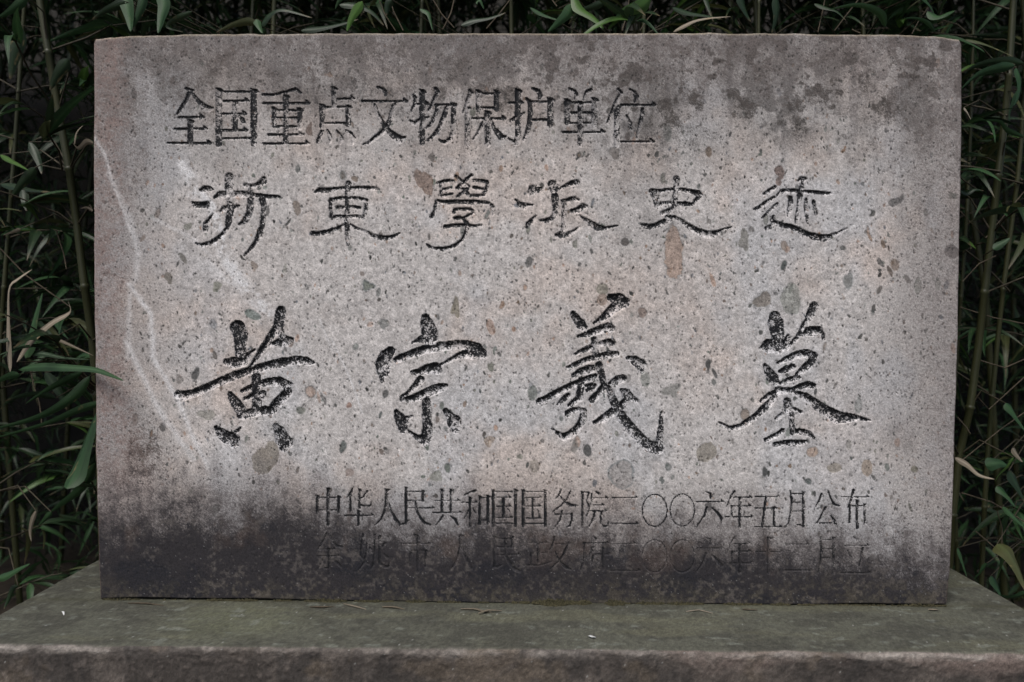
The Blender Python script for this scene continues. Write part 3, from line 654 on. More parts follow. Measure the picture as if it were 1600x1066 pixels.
    # rising damp: black crust along the foot
    foot = np.interp(X, [150, 260, 330, 420, 520, 700, 860, 1000, 1150, 1280, 1390, 1490], [804, 788, 790, 798, 812, 828, 828, 830, 842, 850, 872, 878])
    dd = (Y - foot) + 40 * (n2 - 0.5) + 34 * (n3 - 0.5) + 40 * (st2 - .5) + 40 * (st - .5)
    halo = smooth(-120, 20, dd)
    gblend(halo * 0.80, lin(90, 85, 85), .8)
    gblend(smooth(-36, 62, dd) * 0.97, lin(47, 45, 48), .6); 
    blue = smooth(0.52, 0.68, fbm(X, Y, 70, 45, 161)) * smooth(0, 30, dd)
    gblend(blue * 0.6, lin(35, 36, 42))
    br = smooth(0.54, 0.7, fbm(X, Y, 50, 60, 171)) * smooth(-10, 20, dd) * smooth(70, 20, dd)
    blend(br * 0.5, lin(78, 66, 60))
    dust = smooth(0.50, 0.74, n4 * 0.55 + fbm(X, Y, 24, 24, 181) * 0.45) * smooth(-10, 25, dd)
    blend(dust * 0.62, lin(98, 93, 90))
    low = smooth(60, 10, 948 - Y + 40 * (n2 - .5)) * smooth(.42, .6, n3 * .5 + n4 * .5)
    blend(low * 0.38, lin(92, 86, 74))
    white = (np.random.RandomState(8).rand(NY, NX) > 0.9975) * smooth(0, 30, dd)
    blend(white * 0.6, lin(150, 150, 150))
    mossy = smooth(918, 946, Y + 16 * (n2 - .5) - 0) * (0.3 + 0.9 * n4)
    blend(mossy * 0.5 * smooth(.4, .7, fbm(X, Y, 40, 20, 211)), lin(92, 88, 74))
    # worn arrises are paler
    edge_t = Y - top[None, :]; edge_l = X - lef[:, None]; edge_r = rig[:, None] - X; edge_b = bot[None, :] - Y
    e = np.minimum(np.minimum(edge_l, edge_r), edge_t)
    blend(smooth(6, 1, edge_t) * 0.5 * (0.3 + n3), lin(150, 138, 112))
    blend(smooth(3.0, 0.5, np.minimum(edge_l, edge_r)) * 0.55, lin(112, 84, 74))
    blend(pore * (1.0 - 0.5 * smooth(-20, 20, dd)), lin(50, 50, 50))
    height += pore * 1.2
    col *= (0.80 + 0.40 * np.random.RandomState(3).rand(NY, NX))[..., None]
    height += 0.16 * (np.random.RandomState(6).rand(NY, NX) - 0.5)

    # ---------------- paint left in the letters
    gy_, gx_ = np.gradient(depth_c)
    upper = np.clip(gy_ / dy * 1.3, -1, 1)            # more paint on the upper groove walls, less on the lower ones
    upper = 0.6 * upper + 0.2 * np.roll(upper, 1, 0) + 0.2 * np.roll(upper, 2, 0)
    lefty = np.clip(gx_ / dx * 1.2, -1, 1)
    patch = fbm(X, Y, 26, 22, 191, 4); patch2 = fbm(X, Y, 9, 9, 192, 3)
    base = np.choose(np.clip(row_of, 0, 5), [0, .60, .76, .76, .88, .45])
    spread = np.choose(np.clip(row_of, 0, 5), [0, 2.6, 1.5, 1.1, .8, .8])
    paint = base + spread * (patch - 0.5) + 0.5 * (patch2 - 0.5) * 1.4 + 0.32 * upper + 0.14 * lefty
    paint = np.clip(paint, 0.0, 1.0) * smooth(-0.30, 0.30, inside)
    paint[owner < 0] = 0
    # thin bars of the printed rows keep their paint
    fleck = lattice(X, Y, 1.8, 1.8, 193) * .7 + lattice(X, Y, 4.5, 4.5, 194) * .3
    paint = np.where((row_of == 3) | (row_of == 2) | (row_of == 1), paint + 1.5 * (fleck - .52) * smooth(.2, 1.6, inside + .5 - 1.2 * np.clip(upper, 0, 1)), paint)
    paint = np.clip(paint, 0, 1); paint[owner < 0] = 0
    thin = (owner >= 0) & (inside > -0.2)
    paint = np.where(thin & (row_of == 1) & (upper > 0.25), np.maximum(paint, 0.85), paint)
    # bare groove floors are freshly pale, lower rims painted paler as if lit from above
    bare = smooth(0.0, 1.2, inside) * (owner >= 0) * np.choose(np.clip(row_of, 0, 5), [0, .25, .35, .65, .0, 0])
    blend(bare * 0.48, lin(196, 196, 200))
    lit_lip = smooth(-2.6, -0.7, inside) * smooth(0.1, -0.9, inside) * (np.roll(inside, 2, 0) > inside + 1.0) * np.where(Y < 760, 1, .3)
    blend(lit_lip * 0.2 * (0.2 + 1.1 * n3), lin(192, 186, 182))
    stroke_rim = smooth(-2.4, -0.3, inside) * (inside < 0.3) * 0.18 * np.where(Y < 760, 1, .6)  # darker rim along the stroke edges
    blend(stroke_rim, lin(70, 68, 68))

    # ---------------- positions
    P = on_wall(X, Y, 0.0)
    px_m = CAM_DIST / F_PX
    rr = 4.5 + 3.0 * (fbm(X, Y, 50, 50, 201) - .5)
    ed = np.minimum(np.minimum(edge_l, edge_r), np.minimum(edge_t, edge_b * 2.2))
    # rounded corners where two arrises meet
    ex = np.clip(rr - np.minimum(edge_l, edge_r), 0, None); ey = np.clip(rr - np.minimum(edge_t, edge_b * 2.2), 0, None)
    q = np.clip(np.hypot(ex, ey), 0, rr * 0.995)
    roundoff = rr - np.sqrt(rr * rr - q * q)
    P[..., 1] += (height * 0.75 + depth_c + roundoff) * px_m
    # chipped top-left and top-right corners: pull the outline in
    V = P.reshape(-1, 3)
    O = np.array([0.012, 0.08, TOP_Z])
    V = V - O
    C4 = np.concatenate([np.clip(col, 0.004, 0.9), np.ones((NY, NX, 1))], -1).reshape(-1, 4)
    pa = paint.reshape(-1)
    idx = np.arange(NX * NY).reshape(NY, NX)
    Q = np.stack([idx[:-1, :-1], idx[1:, :-1], idx[1:, 1:], idx[:-1, 1:]], -1).reshape(-1, 4)
    lab = np.where((inside > -0.35) & (owner >= 0), owner, -1)
    lq = np.max(np.stack([lab[:-1, :-1], lab[1:, :-1], lab[1:, 1:], lab[:-1, 1:]], 0), 0).reshape(-1)

    tab = empty('stone_tablet', O, 'upright pinkish grey stone tablet carved with five rows of black Chinese lettering', 'stone tablet')

    def sub(sel, extra=None):
        q_ = Q[sel]
        used, inv = np.unique(q_, return_inverse=True)
        return V[used], inv.reshape(-1, 4), C4[used], pa[used], used

    # body: front skin outside the letters, four sides and the back
    vv, qq, cc, pp, used = sub(lq < 0)
    remap = np.full(NX * NY, -1); remap[used] = np.arange(len(used))
    loop = np.concatenate([idx[0, :], idx[1:, -1], idx[-1, -2::-1], idx[-2:0:-1, 0]])
    n = len(loop); ring_prev = remap[loop]
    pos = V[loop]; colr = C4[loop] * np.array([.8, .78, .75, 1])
    newv, newc, newq = [], [], []
    base_i = len(vv)
    cen = pos.mean(0)
    for k, yy in enumerate((0.012, 0.04, 0.09, 0.15, 0.160)):
        p2 = pos.copy()
        out = (pos - cen) * np.array([1, 0, 1]); out /= np.maximum(np.abs(out).max(1, keepdims=True), 1e-6)
        p2[:, 1] = yy - O[1]
        g = 0.004 * (fbm(np.arange(n) * 1.0, np.full(n, k * 40.0), 30, 30, 300 + k) - 0.5)
        p2[:, 0] += np.sign(out[:, 0]) * (np.abs(out[:, 0]) > 0.98) * g * (k > 0) - 0.006 * np.sign(out[:, 0]) * (k == 4) * (np.abs(out[:, 0]) > 0.98)
        p2[:, 2] += np.sign(out[:, 2]) * (np.abs(out[:, 2]) > 0.98) * (out[:, 2] > 0) * g * (k > 0)
        ring = base_i + k * n + np.arange(n)
        newv.append(p2); newc.append(colr)
        newq.append(np.stack([ring_prev, np.roll(ring_prev, -1), np.roll(ring, -1), ring], -1))
        ring_prev = ring
    vv = np.concatenate([vv] + newv); cc = np.concatenate([cc] + newc)
    pp = np.concatenate([pp, np.zeros(5 * n)])
    cidx = len(vv)
    vv = np.concatenate([vv, [[cen[0], 0.161 - O[1], cen[2]]]]); cc = np.concatenate([cc, [[.2, .19, .18, 1]]]); pp = np.append(pp, 0)
    fan = np.stack([ring_prev[0:-1:2], ring_prev[1::2][:len(ring_prev[0:-1:2])], np.roll(ring_prev, -2)[0:-1:2], np.full(len(ring_prev[0:-1:2]), cidx)], -1)
    qq = np.concatenate([qq] + newq + [fan])
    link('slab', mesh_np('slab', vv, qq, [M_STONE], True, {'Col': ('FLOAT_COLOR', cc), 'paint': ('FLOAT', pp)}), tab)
    han = '黄宗羲墓浙東學派史迹全国重点文物保护单位中华人民共和国国务院二〇〇六年五月公布余姚市人民政府二〇〇六年十二月立'
    rown = {1: 'in the top row', 2: 'in the second row', 3: 'in the large name row', 4: 'in the fourth row', 5: 'in the bottom row'}
    order = np.argsort(lq, kind='stable'); sl = lq[order]
    for c in range(nchar):
        a_, b_ = np.searchsorted(sl, c), np.searchsorted(sl, c, 'right')
        if b_ <= a_:
            continue
        v_, q_, c_, p_, _ = sub(order[a_:b_])
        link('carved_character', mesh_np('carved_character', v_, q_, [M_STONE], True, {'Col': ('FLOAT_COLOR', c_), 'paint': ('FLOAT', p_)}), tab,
             label='carved character %s %s' % (han[c], rown[chars[c][1]]))
    return tab


build_tablet()


# ------------------------------------------------------------------ the plinth it stands on
def build_plinth():
    fl = on_level(np.array(0.0), np.array(961.0), TOP_Z)[0]
    fr = on_level(np.array(1600.0), np.array(952.0), TOP_Z)[0]
    fy = on_level(np.array(800.0), np.array(1016.5), TOP_Z)[1]
    by = 0.36
    x0, x1 = float(fl), float(fr)
    nx, n_top, n_front = 900, 150, 130
    xs = np.linspace(x0, x1, nx)
    # profile from the back of the top, over the worn arris, down the front
    r = 0.006
    ys = list(np.linspace(by, fy + r, n_top)); zs = [0.0] * n_top
    for a in np.linspace(0.15, 1.0, 8) * math.pi / 2:
        ys.append(fy + r - r * math.sin(a)); zs.append(-(r - r * math.cos(a)))
    dn = np.linspace(0, 1, n_front) ** 1.6
    for d in dn[1:]:
        ys.append(fy); zs.append(-r - d * (TOP_Z + 0.05 - r))
    ys = np.array(ys); zs = np.array(zs)
    arc = np.concatenate([[0], np.cumsum(np.hypot(np.diff(ys), np.diff(zs)))])
    Xg = np.tile(xs[None, :], (len(ys), 1)); Ag = np.tile(arc[:, None], (1, nx))
    U, W = Xg * 1000, Ag * 1000                       # millimetres
    is_top = smooth(0.7, 0.3, (np.arange(len(ys)) - n_top + 4)[:, None] / 8.0) * np.ones_like(Xg)
    n1 = fbm(U, W, 260, 60, 501); n2 = fbm(U, W, 70, 45, 511); n3 = fbm(U, W, 14, 12, 521); n4 = fbm(U, W, 4, 4, 531, 3)
    Yg = np.tile(ys[:, None], (1, nx)); Zg = np.tile(zs[:, None], (1, nx)) + TOP_Z
    arr = np.exp(-((Ag - arc[n_top + 4]) / 0.0065) ** 2)
    h = 0.0022 * (n2 - .5) + 0.0012 * (n3 - .5) + 0.0006 * (n4 - .5)
    Zg = Zg + h * is_top - arr * 0.0035 * smooth(.45, .8, fbm(U, W * 0, 38, 10, 541)) + 0.0
    Yg = Yg - h * (1 - is_top) * 2.2 + arr * 0.0035 * smooth(.45, .8, fbm(U, W * 0, 30, 10, 551))
    ct = lin(78, 79, 70) * np.ones(Xg.shape + (1,))

    def bl(c, m, k):
        m = np.clip(m, 0, 1)[..., None]
        return c * (1 - m) + k * m
    ct = bl(ct, smooth(.42, .62, n2 * .6 + n3 * .4) * .75, lin(60, 60, 54))
    ct = bl(ct, smooth(.50, .68, n1) * .5, lin(92, 92, 76))
    patch = smooth(1, .2, np.hypot((Xg + 0.47) / .17, (Yg + 0.09) / .12))
    ct = bl(ct, patch * (.15 + .8 * n3) * .7, lin(98, 101, 80))
    ct = bl(ct, smooth(.66, .76, fbm(U, W, 24, 14, 561)) * .5, lin(112, 116, 108))
    ct = bl(ct, smooth(.70, .78, fbm(U, W, 10, 8, 571)) * .5, lin(58, 58, 54))
    cf = lin(86, 80, 75) * np.ones(Xg.shape + (1,))
    cf = bl(cf, smooth(.42, .62, fbm(U, W, 90, 130, 581)) * .8, lin(62, 58, 55))
    cf = bl(cf, smooth(.54, .68, fbm(U, W, 40, 120, 591)) * .6, lin(50, 48, 47))
    cf = bl(cf, smooth(.50, .72, fbm(U, W, 150, 90, 601)) * .8 * smooth(-.5, .5, Xg), lin(110, 98, 92))
    cf = bl(cf, smooth(.56, .72, fbm(U, W, 60, 60, 611)) * .5, lin(98, 88, 76))
    cf = bl(cf, smooth(.6, .75, n3) * .4, lin(112, 104, 98))
    c = ct * is_top[..., None] + cf * (1 - is_top)[..., None]
    c = bl(c, arr * (.1 + .9 * smooth(.35, .7, fbm(U, W, 46, 30, 621))) * (.4 + n3), lin(134, 128, 122))
    c *= ((.58 + .84 * n4) * (.82 + .36 * np.random.RandomState(44).rand(*Xg.shape)))[..., None]
    rsn = np.random.RandomState(31)
    c = bl(c, (rsn.rand(*Xg.shape) > .9992) * .6, lin(170, 172, 168))
    # damp line and green film close to the tablet's foot
    c = bl(c, np.exp(-np.clip(np.abs(Yg) - 0.0, 0, 1) / 0.012) * is_top * .55 * (.3 + n3), lin(60, 60, 42))
    V = np.stack([Xg, Yg, Zg], -1).reshape(-1, 3)
    m = len(ys)
    idx = np.arange(m * nx).reshape(m, nx)
    Q = np.stack([idx[:-1, :-1], idx[1:, :-1], idx[1:, 1:], idx[:-1, 1:]], -1).reshape(-1, 4)
    C = np.concatenate([c, np.ones(c.shape[:2] + (1,))], -1).reshape(-1, 4)
    # sides and back
    extra, eq, ec = [], [], []
    b0 = len(V)
    for col_i, sgn in ((0, -1), (nx - 1, 1)):
        pr = idx[:, col_i]; P = V[pr]
        for i in range(m):
            extra.append((P[i, 0] + sgn * 0.0, max(P[i, 1], fy), -0.05)); ec.append(tuple(lin(70, 64, 58)) + (1,))
        lo = b0 + np.arange(m)
        # side wall as strips from the profile edge to the ground under it
        for i in range(n_top + 6):
            a, b_ = pr[i], pr[i + 1]
            eq.append((a, lo[i], lo[i + 1], b_) if sgn < 0 else (a, b_, lo[i + 1], lo[i]))
        b0 += m
    lowl, lowr = len(V) + 0, len(V) + m
    eq.append((idx[0, 0], idx[0, nx - 1], lowr, lowl))
    V = np.concatenate([V, np.array(extra)]); C = np.concatenate([C, np.array(ec)])
    Q = np.concatenate([Q, np.array(eq)])
    O = np.array([(x0 + x1) / 2, (fy + by) / 2, 0.0])
    o = link('stone_plinth', mesh_np('stone_plinth', V - O, Q[:, ::-1], [M_PLINTH], True, {'Col': ('FLOAT_COLOR', C)}))
    o.location = O
    o['label'] = 'wide low block with greenish top and brown front under the carved tablet'
    o['category'] = 'plinth'
    return fy


PLINTH_FRONT = build_plinth()


# ------------------------------------------------------------------ ground and the bank behind
def build_ground():
    n = 160
    u = np.linspace(-1, 1, n); g = np.sign(u) * np.abs(u) ** 2.2 * 60
    Xg, Yg = np.meshgrid(g, g)
    rad = np.hypot(Xg, Yg)
    Z = 0.05 * (fbm(Xg * 10, Yg * 10, 6, 6, 701) - .5) * smooth(0.6, 2.0, rad) - 0.01
    V = np.stack([Xg, Yg, Z], -1).reshape(-1, 3)
    idx = np.arange(n * n).reshape(n, n)
    Q = np.stack([idx[:-1, :-1], idx[:-1, 1:], idx[1:, 1:], idx[1:, :-1]], -1).reshape(-1, 4)
    link('ground', mesh_np('ground', V, Q, [M_SOIL]), kind='structure')
    nx, ny = 140, 60
    xs = np.linspace(-14, 14, nx); ts = np.linspace(0, 1, ny)
    Xb, T = np.meshgrid(xs, ts)
    Yb = 2.7 + 3.6 * T + 0.25 * (fbm(Xb * 10, T * 60, 12, 12, 711) - .5)
    Zb = -0.1 + 5.6 * T ** .8 + 0.35 * (fbm(Xb * 10, T * 60, 9, 9, 721) - .5)
    V = np.stack([Xb, Yb, Zb], -1).reshape(-1, 3)
    idx = np.arange(nx * ny).reshape(ny, nx)
    Q = np.stack([idx[:-1, :-1], idx[:-1, 1:], idx[1:, 1:], idx[1:, :-1]], -1).reshape(-1, 4)
    link('earth_bank', mesh_np('earth_bank', V, Q, [M_BANK]), kind='structure')


build_ground()

# ------------------------------------------------------------------ bamboo
RND = random.Random(12)


def blade(n, width, droop, twist, fold, curl=0.0):
    """one lance-shaped blade along +X, length 1; returns verts, quads, along, mid"""
    V, A, M, AC = [], [], [], []
    for i in range(n + 1):
        t = i / n
        w = width * 0.5 * min((t / .20) ** .6, ((1 - t) / .80) ** .72)
        if t < 0.04:
            w = width * 0.05
        if i == n:
            w = width * 0.01
        x = t * (1 - 0.12 * droop * t)
        z = -droop * t * t * 0.55 + 0.06 * math.sin(t * 3.0)
        yb = curl * t * t
        a = twist * t
        for k, s_ in enumerate((-1, -0.5, 0, 0.5, 1)):
            yy = s_ * w; zz = abs(s_) * w * fold
            V.append((x, yb + yy * math.cos(a) - zz * math.sin(a), z + yy * math.sin(a) + zz * math.cos(a)))
            A.append(t); M.append(1.0 if s_ == 0 else 0.0); AC.append(s_)
    Q = []
    for i in range(n):
        for k in range(4):
            a = i * 5 + k
            Q.append((a, a + 5, a + 6, a + 1))
    return np.array(V), np.array(Q), np.array(A), np.array(M)


LEAF_MESHES = {}
_shapes = [(0.15, .25, .3, .25, .05), (0.165, .55, -.4, .35, -.06), (0.13, .8, .2, .2, .1), (0.18, .4, .6, .3, 0), (0.15, 1.0, -.2, .25, -.1), (0.135, .15, .9, .4, .12)]
for mname, mat in (('dark', M_LEAF_DARK), ('blue', M_LEAF_BLUE), ('fresh', M_LEAF_FRESH), ('olive', M_LEAF_OLIVE), ('dry', M_LEAF_DRY)):
    LEAF_MESHES[mname] = []
    for (w, d, tw, fo, cu) in _shapes:
        v, q, a, m = blade(9, w, d, tw, fo, cu)
        LEAF_MESHES[mname].append(mesh_np('leaf', v, q, [mat], True, {'along': ('FLOAT', a), 'mid': ('FLOAT', m), 'across': ('FLOAT', np.tile([-1, -.5, 0, .5, 1], len(a) // 5))}))


def tube(path, radii, sides=7):
    """tapered tube along a path (world points)"""
    P = [Vector(p) for p in path]
    V, Q = [], []
    up = Vector((0.3, 0.2, 1)).normalized()
    for i, p in enumerate(P):
        d = (P[min(i + 1, len(P) - 1)] - P[max(i - 1, 0)]).normalized()
        a = d.cross(up)
        if a.length < 1e-3:
            a = d.cross(Vector((1, 0, 0)))
        a.normalize(); b = d.cross(a)
        for k in range(sides):
            th = k * math.tau / sides
            V.append(p + (a * math.cos(th) + b * math.sin(th)) * radii[i])
    for i in range(len(P) - 1):
        for k in range(sides):
            k2 = (k + 1) % sides
            Q.append((i * sides + k, i * sides + k2, (i + 1) * sides + k2, (i + 1) * sides + k))
    return np.array([tuple(v) for v in V]), np.array(Q)


def culm_path(points, r0, node=0.24, sides=10):
    """resample a culm, thicken its nodes"""
    P = [Vector(p) for p in points]
    L = [0]
    for a, b in zip(P[:-1], P[1:]):
        L.append(L[-1] + (b - a).length)
    out, rad = [], []
    s = 0.0
    stops = []
    while s < L[-1]:
        stops += [(s, 1.0), (s + node * .48, .97), (s + node * .955, 1.0), (s + node * .975, 1.30), (s + node * .985, 1.05)]
        s += node
    for st, k in stops:
        if st >= L[-1]:
            break
        i = max(j for j in range(len(L)) if L[j] <= st + 1e-9)
        i = min(i, len(P) - 2)
        f = (st - L[i]) / max(L[i + 1] - L[i], 1e-6)
        # catmull-rom keeps the culm a smooth bow
        p0 = P[max(i - 1, 0)]; p1 = P[i]; p2 = P[i + 1]; p3 = P[min(i + 2, len(P) - 1)]
        q = 0.5 * ((2 * p1) + (p2 - p0) * f + (2 * p0 - 5 * p1 + 4 * p2 - p3) * f * f + (3 * p1 - p0 - 3 * p2 + p3) * f ** 3)
        out.append(q); rad.append(r0 * k * (1 - 0.45 * st / L[-1]))
    return out, rad


def leaf_matrix(pos, direction, length, roll):
    d = Vector(direction).normalized()
    z = Vector((0, 0, 1)) - d * d.z
    if z.length < 0.05:
        z = Vector((0, -1, 0)) - d * d.y
    z.normalize()
    y = z.cross(d)
    M = Matrix((d, y, z)).transposed().to_4x4()
    M = M @ Matrix.Rotation(roll, 4, 'X')
    return Matrix.Translation(pos) @ M @ Matrix.Diagonal((length, length, length, 1))


def spray(pos, d, n, size, rnd):
    """leaf placements fanned from a twig end"""
    res = []
    d = Vector(d).normalized()
    side = d.cross(Vector((0, 0, 1)))
    if side.length < .1:
        side = Vector((1, 0, 0))
    side.normalize()
    for k in range(n):
        f = (k / max(n - 1, 1) - 0.5) * 2
        a = f * rnd.uniform(0.5, 1.15)
        dd = d * math.cos(a) + side * math.sin(a) + Vector((rnd.uniform(-.2, .2), rnd.uniform(-.2, .2), rnd.uniform(-.55, .12)))
        off = d * (-0.05 * abs(f) * rnd.random())
        res.append((pos + off, dd, size * rnd.uniform(.65, 1.15), rnd.uniform(-.7, .7)))
    return res


PLANTS = []


def bamboo(points, r0, label, nbr, zlo, zhi, rnd, size=0.14, per=6, group=None, face=None, mix=None, keep=260):
    base = Vector(points[0])
    root = empty('bamboo_plant', base, label, 'bamboo', group)
    inv = Matrix.Translation(-base)
    path, rad = culm_path(points, r0)
    v, q = tube(path, rad, 10)
    link('culm', mesh_np('culm', v - np.array(base), q, [M_CULM]), root)
    tips = []
    for b in range(nbr):
        z = zlo + (zhi - zlo) * (b + rnd.random()) / nbr
        p = min(path, key=lambda c: abs(c.z - z))
        az = rnd.uniform(0, math.tau) if face is None else face + rnd.uniform(-1.3, 1.3)
        L = rnd.uniform(.18, .42)
        d0 = Vector((math.cos(az), math.sin(az), rnd.uniform(.1, .9))).normalized()
        pts = [p + d0 * (L * t) + Vector((0, 0, -0.22 * L * t * t)) + Vector((rnd.uniform(-.01, .01), rnd.uniform(-.01, .01), 0)) for t in (0, .25, .5, .75, 1)]
        # keep branches off the tablet's body
        if any(-0.78 < c.x < 0.82 and c.y < 0.19 and c.z < 1.66 for c in pts):
            continue
        v, q = tube(pts, [.0022, .002, .0017, .0014, .0009], 5)
        link('branch', mesh_np('branch', v - np.array(base), q, [M_TWIG]), root)
        tips.append((pts[-1], pts[-1] - pts[-2]))
        tips.append((pts[2], (pts[2] - pts[1]) + Vector((rnd.uniform(-.1, .1), rnd.uniform(-.1, .1), 0))))
    cnt = 0
    for (p, d) in tips:
        for (pp, dd, ln, ro) in spray(p, d, per, size, rnd):
            if cnt >= keep:
                break
            end = pp + dd.normalized() * ln
            if any(-0.80 < c.x < 0.84 and c.y < 0.20 and 0.5 < c.z < 1.66 for c in (pp, end, (pp + end) / 2)):
                continue
            r = rnd.random()
            kind = 'dark' if r < .52 else 'blue' if r < .80 else 'olive' if r < .955 else 'fresh'
            if mix:
                kind = mix(r)
            o = link('leaf', LEAF_MESHES[kind][rnd.randrange(6)], root)
            o.matrix_local = inv @ leaf_matrix(pp, dd, ln, ro)
            cnt += 1
    PLANTS.append((root, base, path))
    return root, path


def W(px, py, y):
    return Vector(on_wall(np.array(float(px)), np.array(float(py)), y))


def pixel_culm(pts, y, r, ylean=0.0):
    P = [W(a, b, y + ylean * i) for i, (a, b) in enumerate(pts)]
    P.sort(key=lambda p: p.z)
    lo, hi = P[0], P[-1]
    d = (P[1] - P[0]).normalized()
    g = lo - d * (lo.z / max(d.z, .2)); g = Vector((lo.x * .6 + g.x * .4, lo.y * .6 + g.y * .4, -0.02))
    e = (P[-1] - P[-2]).normalized()
    return [g, g.lerp(lo, .5)] + P + [hi + e * .6 + Vector((0, 0.02, 0)), hi + e * 1.3 + Vector((0, .12, 0))]


rn = random.Random(5)
left_culm = pixel_culm([(153, 640), (143, 520), (130, 430), (115, 310), (103, 235), (85, 140), (72, 60), (62, 0)], 0.22, .008)
HL, HLp = bamboo(left_culm, .0098, 'bamboo with a thick olive culm bowing past the tablet\'s left edge', 12, .9, 2.3, rn, .15, 6)
r_culm = pixel_culm([(1490, 780), (1503, 690), (1515, 640), (1530, 530), (1545, 400), (1560, 270), (1572, 170), (1580, 60)], 0.24, .01)
HR, HRp = bamboo(r_culm, .0092, 'bamboo with a thick yellow-green culm just right of the tablet', 10, 1.1, 2.4, rn, .13, 5)
r_culm2 = pixel_culm([(1540, 760), (1556, 560), (1570, 430), (1582, 340), (1592, 260), (1600, 150)], 0.34, .008)
HR2, HR2p = bamboo(r_culm2, .0062, 'thinner bamboo leaning behind the thick right-hand culm', 10, .9, 2.2, rn, .13, 5)

near = [(-1.28, .45, 'bushy bamboo at the far left edge of the thicket, outside the bowed culm', 16, .3, 1.9),
        (-1.04, .62, 'leafy bamboo in the gloom between the bowed culm and the left edge', 16, .5, 2.1),
        (-.62, .42, 'bamboo with broad hanging leaves above the tablet\'s upper left corner', 10, 1.35, 2.2),
        (-.30, .50, 'bamboo with a light green leaf hanging over the top row characters', 10, 1.4, 2.2),
        (.02, .46, 'bamboo with straw coloured twigs behind the middle of the top edge', 10, 1.4, 2.2),
        (.27, .42, 'bamboo with the brightest green arching leaves above the tablet', 10, 1.4, 2.2),
        (.55, .50, 'bamboo with a dry tan leaf lying over its greenery above the tablet', 10, 1.4, 2.2),
        (.86, .44, 'bamboo with arched blue-green leaves above the upper right corner', 12, 1.3, 2.2),
        (1.30, .46, 'bushy bamboo at the far right edge, outside the two culms', 16, .2, 2.0),
        (1.14, .72, 'leafy bamboo in the dark gap between the right-hand culms', 16, .3, 2.0)]
NEAR = []
for (x, y, lab, nb, z0, z1) in near:
    lean = rn.uniform(-.12, .12)
    pts = [Vector((x, y, -.02)), Vector((x + lean * .3, y + .01, .8)), Vector((x + lean * .7, y + .03, 1.5)), Vector((x + lean, y + .08, 2.2)), Vector((x + lean * 1.6, y + .2, 2.9))]
    NEAR.append(bamboo(pts, rn.uniform(.005, .008), lab, nb, z0, z1, rn, .14, 6))
RANK = ['outermost one on the far left', 'second one in from the left', 'third one in, beside the tablet\'s left edge', 'behind the top row\'s first characters',
        'behind the middle of the tablet\'s top', 'behind the tablet, right of its middle', 'behind the tablet\'s upper right corner', 'second one in from the right', 'outermost one on the far right']
for i in range(9):
    x = -1.85 + i * .46 + rn.uniform(-.08, .08); y = rn.uniform(.85, 1.15)
    lean = rn.uniform(-.2, .2)
    pts = [Vector((x, y, -.02)), Vector((x + lean * .3, y, .8)), Vector((x + lean * .7, y + .03, 1.6)), Vector((x + lean, y + .08, 2.4)), Vector((x + lean * 1.6, y + .2, 3.2))]
    bamboo(pts, rn.uniform(.006, .011), 'slim shaded bamboo in the second rank, ' + RANK[i], 13, .4, 2.3, rn, .15, 6, group='second rank of bamboo behind the tablet')


# leaves the photograph singles out: each a bent blade on a twig of the plant it grows from
def hero_leaf(plant, pts, wpx, mat, y=0.2, roll=0.0, y2=None, fold=.3, blunt=False, twig=True):
    root, base, path = plant
    y2 = y if y2 is None else y2
    m = len(pts)
    P = [W(a, b, y + (y2 - y) * i / (m - 1)) for i, (a, b) in enumerate(pts)]
    n = 16
    V, A, M = [], [], []
    half = wpx * 0.5 * (CAM_DIST + y) / F_PX
    for i in range(n + 1):
        t = i / n * (m - 1); k = min(int(t), m - 2); f = t - k
        p0 = P[max(k - 1, 0)]; p1 = P[k]; p2 = P[k + 1]; p3 = P[min(k + 2, m - 1)]
        c = 0.5 * ((2 * p1) + (p2 - p0) * f + (2 * p0 - 5 * p1 + 4 * p2 - p3) * f * f + (3 * p1 - p0 - 3 * p2 + p3) * f ** 3)
        d = ((p2 - p0) * (1 - f) + (p3 - p1) * f).normalized()
        tt = i / n
        prof = min((tt / .22) ** .6, ((1 - tt) / .78) ** .7) if not blunt else min(1, (tt / .25) ** .8, ((1 - tt) / .12 + .02) ** .6)
        w = half * max(prof, .03)
        side = d.cross(Vector((0, 1, 0)))
        side.normalize()
        nrm = side.cross(d)
        a = roll + .35 * math.sin(tt * 2.5)
        sd = side * math.cos(a) + nrm * math.sin(a); nn = nrm * math.cos(a) - side * math.sin(a)
        for s_ in (-1, -.5, 0, .5, 1):
            V.append(c + sd * (s_ * w) + nn * (abs(s_) * w * fold) - base)
            A.append(tt); M.append(1.0 if s_ == 0 else 0.0)
    Q = []
    for i in range(n):
        for k in range(4):
            a = i * 5 + k
            Q.append((a, a + 5, a + 6, a + 1))
    me = mesh_np('leaf', np.array([tuple(v) for v in V]), np.array(Q), [mat], True, {'along': ('FLOAT', A), 'mid': ('FLOAT', M), 'across': ('FLOAT', np.tile([-1, -.5, 0, .5, 1], len(A) // 5))})
    link('leaf', me, root)
    if twig:
        s = P[0]
        tgt = min(path, key=lambda c: (c - s).length + abs(c.z - s.z + .05))
        if (tgt - s).length < .9:
            mid = s.lerp(tgt, .5) + Vector((0, .02, .03))
            if not (-0.76 < mid.x < 0.80 and mid.y < .17 and mid.z < 1.62):
                v, q = tube([s, s.lerp(mid, .6), mid, tgt], [.0009, .0013, .0016, .0022], 5)
                link('branch', mesh_np('branch', v - np.array(base), q, [M_TWIG]), root)


